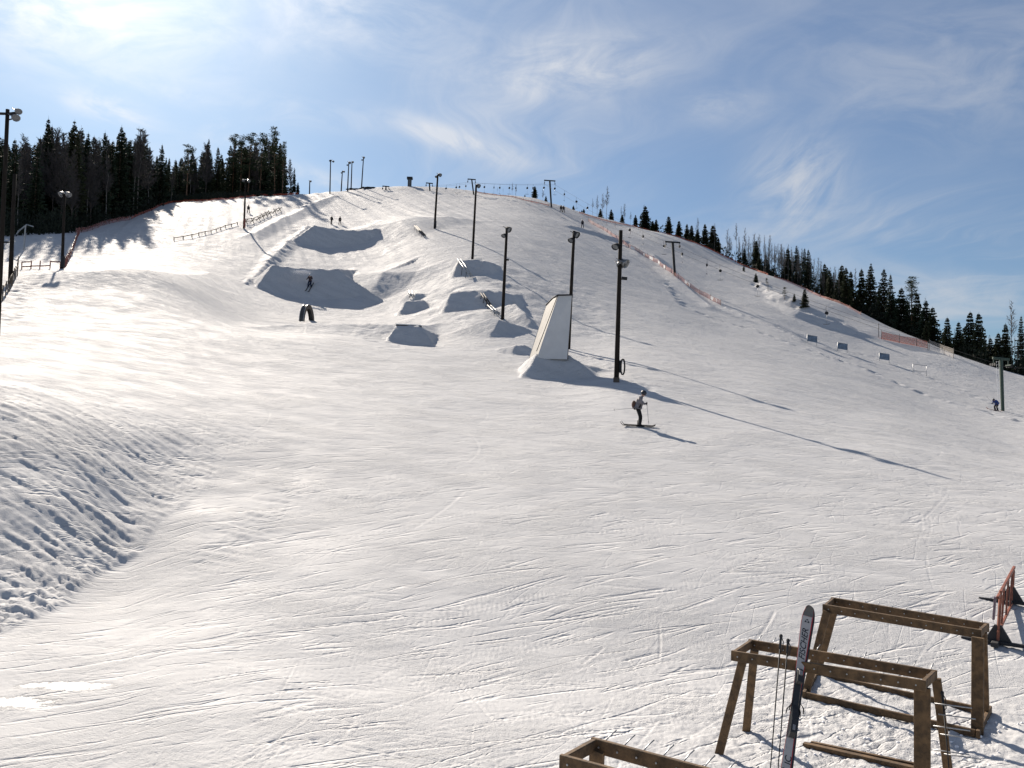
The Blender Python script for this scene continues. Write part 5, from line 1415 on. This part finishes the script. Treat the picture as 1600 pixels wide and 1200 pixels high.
# ------------------------------------------------------------------ people
def cloth(name, c, var=.15): return mat(name, c, .8, var=var, scale=9, spec=.25)
def person(loc, rotz, label, J, H=1.75, jacket=(.03,.03,.035), trousers=(.015,.015,.018), helmet=(.02,.02,.025), lean=None, boots=(.03,.03,.03), pack=False, hat='helmet', hands=None, grp='people on the hill'):
    """J: joint name -> (x, y, z) with the figure facing +X, feet at z=0"""
    e = thing('person', label, 'person', loc, grp, world=False, rotz=rotz)
    s = H/1.75
    J = {k: Vector(v)*s for k, v in J.items()}
    order = ['pelvis','waist','chest','neck','headb','head','hl','kl','al','tl','hr','kr','ar','tr','sl','el','wl','gl','sr','er','wr','gr']
    rad = dict(pelvis=.15,waist=.14,chest=.17,neck=.065,headb=.085,head=.092,hl=.115,kl=.088,al=.075,tl=.045,hr=.115,kr=.088,ar=.075,tr=.045,sl=.088,el=.072,wl=.055,gl=.042,sr=.088,er=.072,wr=.055,gr=.042)
    edges = [('pelvis','waist'),('waist','chest'),('chest','neck'),('neck','headb'),('headb','head'),('pelvis','hl'),('hl','kl'),('kl','al'),('al','tl'),('pelvis','hr'),('hr','kr'),('kr','ar'),('ar','tr'),
             ('chest','sl'),('sl','el'),('el','wl'),('wl','gl'),('chest','sr'),('sr','er'),('er','wr'),('wr','gr')]
    def skin(sel, grow, name):
        idx_ = {k: i for i, k in enumerate(sel)}
        me_ = bpy.data.meshes.new(name); me_.from_pydata([tuple(J[k]) for k in sel], [(idx_[a], idx_[b]) for a, b in edges if a in idx_ and b in idx_], [])
        ob = bpy.data.objects.new(name, me_); COL.objects.link(ob)
        md = ob.modifiers.new('skin', 'SKIN'); md.use_smooth_shade = True
        lay = me_.skin_vertices[0] if me_.skin_vertices else None
        for k in sel:
            sv_ = me_.skin_vertices[0].data[idx_[k]]; r_ = rad[k]*s*grow; sv_.radius = (r_, r_); sv_.use_root = (k == sel[0])
        ob.modifiers.new('sub', 'SUBSURF').levels = 1
        bpy.context.view_layer.update()
        dg = bpy.context.evaluated_depsgraph_get()
        m2 = bpy.data.meshes.new_from_object(ob.evaluated_get(dg)); bpy.data.objects.remove(ob)
        m2.name = name; o2 = bpy.data.objects.new(name, m2); COL.objects.link(o2); o2.parent = e
        return o2
    body = skin(order, 1.0, 'body')
    ms = [mat('jacket_cloth', jacket, .8, var=.30, scale=7), cloth('trouser_cloth', trousers), cloth('boot_plastic', boots), SKIN, NYLON_BLACK]
    body.data.materials.clear()
    for m_ in ms: body.data.materials.append(m_)
    seg = {'pelvis':1,'waist':0,'chest':0,'neck':0,'headb':3,'head':3,'hl':1,'kl':1,'al':1,'tl':2,'hr':1,'kr':1,'ar':1,'tr':2,'sl':0,'el':0,'wl':0,'gl':4,'sr':0,'er':0,'wr':0,'gr':4}
    for p in body.data.polygons:
        c = p.center; k = min(J, key=lambda q: (J[q]-c).length/(rad[q]+.05)); p.material_index = seg[k]
    skirt = skin(['waist','chest','pelvis'], 1.38, 'jacket'); skirt.data.materials.clear(); skirt.data.materials.append(ms[0])
    hd = J['head']; fx = Vector((1,0,0))
    mb = MB(); mb.ball(hd+Vector((-.01,0,.035))*s, .125*s, 14, 9, sc=(1.06,.92,1.0)); mb.build('helmet' if hat == 'helmet' else 'woollen_hat', mat('headgear', helmet, .4, var=.1), e)
    mb = MB(); mb.ball(hd+Vector((.070,0,.0))*s, .075*s, 10, 6, sc=(.75,1.15,.62)); mb.build('goggles', mat('goggle_lens', (.03,.03,.035), .15, var=.05), e)
    mb = MB(); mb.ball(hd+Vector((.085,0,-.055))*s, .022*s, 6, 4); mb.build('nose', SKIN, e)
    for f in ('l', 'r'):
        a, t = J['a'+f], J['t'+f]; mb = MB(); d = (t-a); d.z = 0; d = d.normalized() if d.length > .01 else fx
        c = Vector((a.x, a.y, 0))
        mb.tube([c+Vector((0,0,.30))*s+(J['k'+f]-a).normalized()*.0, c+Vector((0,0,.14))*s, c+Vector((0,0,.05))*s], [.075*s, .072*s, .075*s], 8)
        mb.bar(c-d*.11*s+Vector((0,0,.055))*s, c+d*.21*s+Vector((0,0,.050))*s, .105*s, .09*s); mb.build('boot', ms[2], e)
        g_ = J['g'+f]; w_ = J['w'+f]; dd = (g_-w_).normalized(); sx = dd.cross(Vector((0,1,0))); sx = sx.normalized() if sx.length > .1 else Vector((0,0,1))
        sy = dd.cross(sx).normalized(); mb = MB(); mb.ball(g_, .048*s, 8, 6, sc=(1,.8,1.1))
        for q in range(4):
            r0 = g_+sy*(q-1.5)*.021*s; L_ = (.055, .062, .060, .048)[q]*s
            mb.tube([r0, r0+dd*L_*.6+sx*.012*s, r0+dd*L_*.75+sx*.045*s, r0+dd*L_*.3+sx*.058*s], .0115*s, 5)
        mb.tube([g_-sy*.04*s, g_-sy*.045*s+dd*.02*s+sx*.03*s, g_-sy*.02*s+dd*.035*s+sx*.055*s], .013*s, 5); mb.build('glove', NYLON_BLACK, e)
    if pack:
        mb = MB(); c = J['waist']+Vector((-.20,0,.0))*s; mb.ball(c, .13*s, 10, 7, sc=(.8,1.0,1.45)); mb.build('waist_bag', mat('brown_bag', (.10,.05,.035), .8), e)
    return e
def ski_obj(a, b, wd, label, up=(0,0,1), m_=None, tiptail=True, grp=None):
    a, b = Vector(a), Vector(b); d = (b-a).normalized(); x = d.cross(Vector(up)).normalized(); n = x.cross(d).normalized()
    mb = MB(); vs = []; L = (b-a).length
    for t in (0,.03,.08,.2,.5,.8,.92,.97,1):
        h = .05+(.16*((t-.9)/.1)**2 if t > .9 else 0)+(.07*((.08-t)/.08)**2 if t < .08 else 0)
        w_ = wd*(1-.22*math.sin(math.pi*t))*(0.5 if t in (0, 1) else 1); p = a+d*L*t+n*h
        vs += [p-x*w_, p+x*w_, p+x*w_+n*.034, p-x*w_+n*.034]
    mb.add(vs, [(4*i+j, 4*i+4+j, 4*i+4+(j+1) % 4, 4*i+(j+1) % 4) for i in range(8) for j in range(4)]+[(0,1,2,3), (35,34,33,32)])
    o_ = mb.build('ski', m_ or SKI_BLACK, loc=a.lerp(b, .5)); return tag(o_, label, 'ski', grp)
STAND = dict(pelvis=(0,0,.93),waist=(0,0,1.10),chest=(0,0,1.34),neck=(0,0,1.49),headb=(.01,0,1.57),head=(.02,0,1.65),hl=(0,.11,.88),kl=(.03,.13,.48),al=(-.02,.14,.08),tl=(.14,.15,.05),
    hr=(0,-.11,.88),kr=(.03,-.13,.48),ar=(-.02,-.14,.08),tr=(.14,-.15,.05),sl=(0,.19,1.40),el=(-.03,.26,1.14),wl=(.06,.27,.92),gl=(.08,.27,.85),sr=(0,-.19,1.40),er=(-.03,-.26,1.14),wr=(.06,-.27,.92),gr=(.08,-.27,.85))
def pose(**k): d = dict(STAND); d.update(k); return d
# the skier crossing the run-out: faces right, leaning forward
p = hit(998, 667)
J = pose(pelvis=(-.06,0,.88),waist=(-.04,0,1.02),chest=(.06,0,1.26),neck=(.13,0,1.40),headb=(.17,0,1.46),head=(.21,0,1.53),hl=(-.05,.10,.84),kl=(.07,.11,.46),al=(.0,.11,.08),tl=(.16,.11,.05),
    hr=(-.05,-.10,.84),kr=(.09,-.11,.47),ar=(.05,-.11,.08),tr=(.20,-.11,.05),sr=(.06,-.19,1.33),er=(.10,-.24,1.08),wr=(.27,-.20,1.06),gr=(.33,-.19,1.07),
    sl=(.05,.19,1.32),el=(-.16,.27,1.12),wl=(-.20,.26,.90),gl=(-.21,.25,.84))
def slope_z(x, y): return ground_z(x, y)
MS = person(p, R(-8), 'skier in a pale patterned jacket and black trousers gliding across the run-out', J, 1.72, (.19,.175,.185), (.012,.012,.014), (.014,.018,.028), pack=True)
rot = Matrix.Rotation(R(-8), 3, 'Z')
def L2W(v): return p+rot@Vector(v)
for yy, nm in ((-.12, 'near'), (.12, 'far')):
    a0, b0 = L2W((.74,yy,0)), L2W((-.84+.06*(yy>0),yy,0))
    a0.z = ground_z(a0.x, a0.y)+.0; b0.z = ground_z(b0.x, b0.y)+.0
    ski_obj(a0, b0, .065, 'black %s ski under the skier on the run-out' % nm, grp='skis of the run-out skier')
def thin_pole(a, b, label, r_=.009):
    e_ = thing('ski_pole', label, 'ski pole', a, None); a, b = Vector(a), Vector(b); d = (b-a).normalized()
    mb = MB(); mb.tube([a, b], [r_, r_*.8], 5); mb.build('shaft', GREY_STEEL, e_)
    mb = MB(); mb.tube([a-d*.05, a+d*.10], .017, 6); mb.build('grip', NYLON_BLACK, e_)
    mb = MB(); mb.tube([b-d*.09, b-d*.075], [.012,.045], 8); mb.build('basket', RUBBER, e_)
s_ = 1.72/1.75
thin_pole(L2W(Vector((.34,-.19,1.09))*s_), L2W((.44,-.26,.16)), 'upright ski pole in the front hand of the run-out skier', .011)
thin_pole(L2W(Vector((-.21,.25,.86))*s_), L2W((-1.20,.30,.74)), 'ski pole pointing back level from the rear hand of the run-out skier', .011)
# figures further up
q = hit(518, 350.5) or on(518, 160); r_ = hit(531, 351) or on(531, 160)
person(q, R(-60), 'left of two dark figures standing on the upper landing', pose(pelvis=(0,0,.92),chest=(.05,0,1.33),head=(.10,0,1.62),hl=(0,.06,.88),kl=(0,.06,.48),al=(-.05,.06,.08),hr=(0,-.06,.88)), 1.75, (.02,.022,.022), (.012,.012,.012), (.015,.015,.015), hat='hat')
person(r_, R(-90), 'right of two dark figures standing on the upper landing', pose(hl=(0,.14,.88),kl=(.03,.17,.48),al=(0,.20,.08),tl=(.14,.22,.05),hr=(0,-.14,.88),kr=(.03,-.17,.48),ar=(0,-.20,.08),tr=(.14,-.22,.05)), 1.72, (.022,.02,.024), (.03,.025,.028), (.015,.015,.015), hat='hat')
q = hit(484, 449)
J = pose(pelvis=(-.05,0,.80),waist=(0,0,.98),chest=(.10,.02,1.20),neck=(.16,.03,1.34),headb=(.19,.03,1.41),head=(.22,.03,1.49),hl=(-.04,.13,.76),kl=(.16,.17,.44),al=(0,.20,.08),tl=(.16,.20,.05),hr=(-.04,-.13,.76),kr=(.16,-.17,.44),ar=(0,-.20,.08),tr=(.16,-.20,.05),
    el=(.05,.33,1.04),wl=(.26,.36,1.0),gl=(.32,.36,1.0),er=(.05,-.33,1.04),wr=(.26,-.36,1.0),gr=(.32,-.36,1.0))
person(q, R(-100), 'skier with a pale helmet riding down the shaded lower landing', J, 1.78, (.060,.035,.035), (.012,.020,.05), (.55,.62,.66))
for s2, nm in ((-.2, 'left'), (.2, 'right')):
    dn = Vector((math.cos(R(-100)), math.sin(R(-100)), 0)); sdv = Vector((-dn.y, dn.x, 0))
    a0 = q+sdv*s2-dn*.75; b0 = q+sdv*s2+dn*.9; a0.z, b0.z = ground_z(a0.x, a0.y), ground_z(b0.x, b0.y)
    ski_obj(a0, b0, .055, '%s ski of the skier on the shaded landing' % ('picture-left' if nm == 'left' else 'picture-right'), grp='skis on the shaded landing')
# burst of snow thrown up behind the landing skier
mb = MB(); c = PV(471, 425, hit(471, 425).y-2.3); gs = random.Random(3)
for i in range(900):
    t = abs(gs.gauss(0, .5)); mb.ball(c+Vector((gs.gauss(0, .55), gs.gauss(0, .25), gs.gauss(0, .13))), gs.uniform(.012, .035), 5, 3)
tag(mb.build('snow_spray', SNOW2), None, None, None, 'stuff')
for (u, v, rz, H, lab, jk, tr) in [
    (388,333,-60,1.75,'lone figure riding the piste below the left forest',(.02,.02,.02),(.015,.015,.02)),
    (876.5,331.5,-100,1.7,'left figure of the huddle under the upper lift mast',(.02,.02,.02),(.015,.015,.018)),
    (880.5,332,-80,1.7,'right figure of the huddle under the upper lift mast',(.025,.02,.022),(.015,.015,.018)),
    (910,356,-110,1.75,'figure with spread legs descending beside the net fence',(.022,.024,.03),(.02,.02,.03))]:
    b = hit(u, v) or skyline_base(u)
    person(b, R(rz), lab, pose(hl=(0,.12,.88),kl=(.03,.19,.48),al=(0,.26,.08),tl=(.14,.28,.05),hr=(0,-.12,.88),kr=(.03,-.17,.48),ar=(0,-.22,.08),tr=(.14,-.24,.05)), H, jk, tr, (.02,.02,.02), hat='hat')
q = hit(1556, 642)
J = pose(pelvis=(-.22,0,.74),waist=(-.12,0,.88),chest=(.12,0,1.02),neck=(.28,0,1.06),headb=(.34,0,1.08),head=(.40,0,1.11),hl=(-.2,.11,.70),kl=(.05,.12,.42),al=(-.10,.13,.08),tl=(.06,.13,.05),hr=(-.2,-.11,.70),kr=(.05,-.12,.42),ar=(-.10,-.13,.08),tr=(.06,-.13,.05),
    sl=(.14,.18,1.04),el=(.02,.27,.86),wl=(.22,.25,.76),gl=(.28,.24,.74),sr=(.14,-.18,1.04),er=(.02,-.27,.86),wr=(.22,-.25,.76),gr=(.28,-.24,.74))
person(q, R(-150), 'figure in a blue jacket crouching at the foot of the green lift mast', J, 1.8, (.02,.05,.20), (.012,.012,.016), (.02,.02,.03))
a0 = q+Vector((.55,-.15,0)); b0 = q+Vector((-1.0,.05,0)); a0.z, b0.z = ground_z(a0.x, a0.y), ground_z(b0.x, b0.y)
ski_obj(a0, b0, .07, 'red ski under the blue figure by the lift mast', m_=RED_PAINT)
thin_pole(q+Vector((-.25,0,.75)), q+Vector((-.95,.1,1.55)), 'ski pole sticking up behind the blue crouching figure', .013)
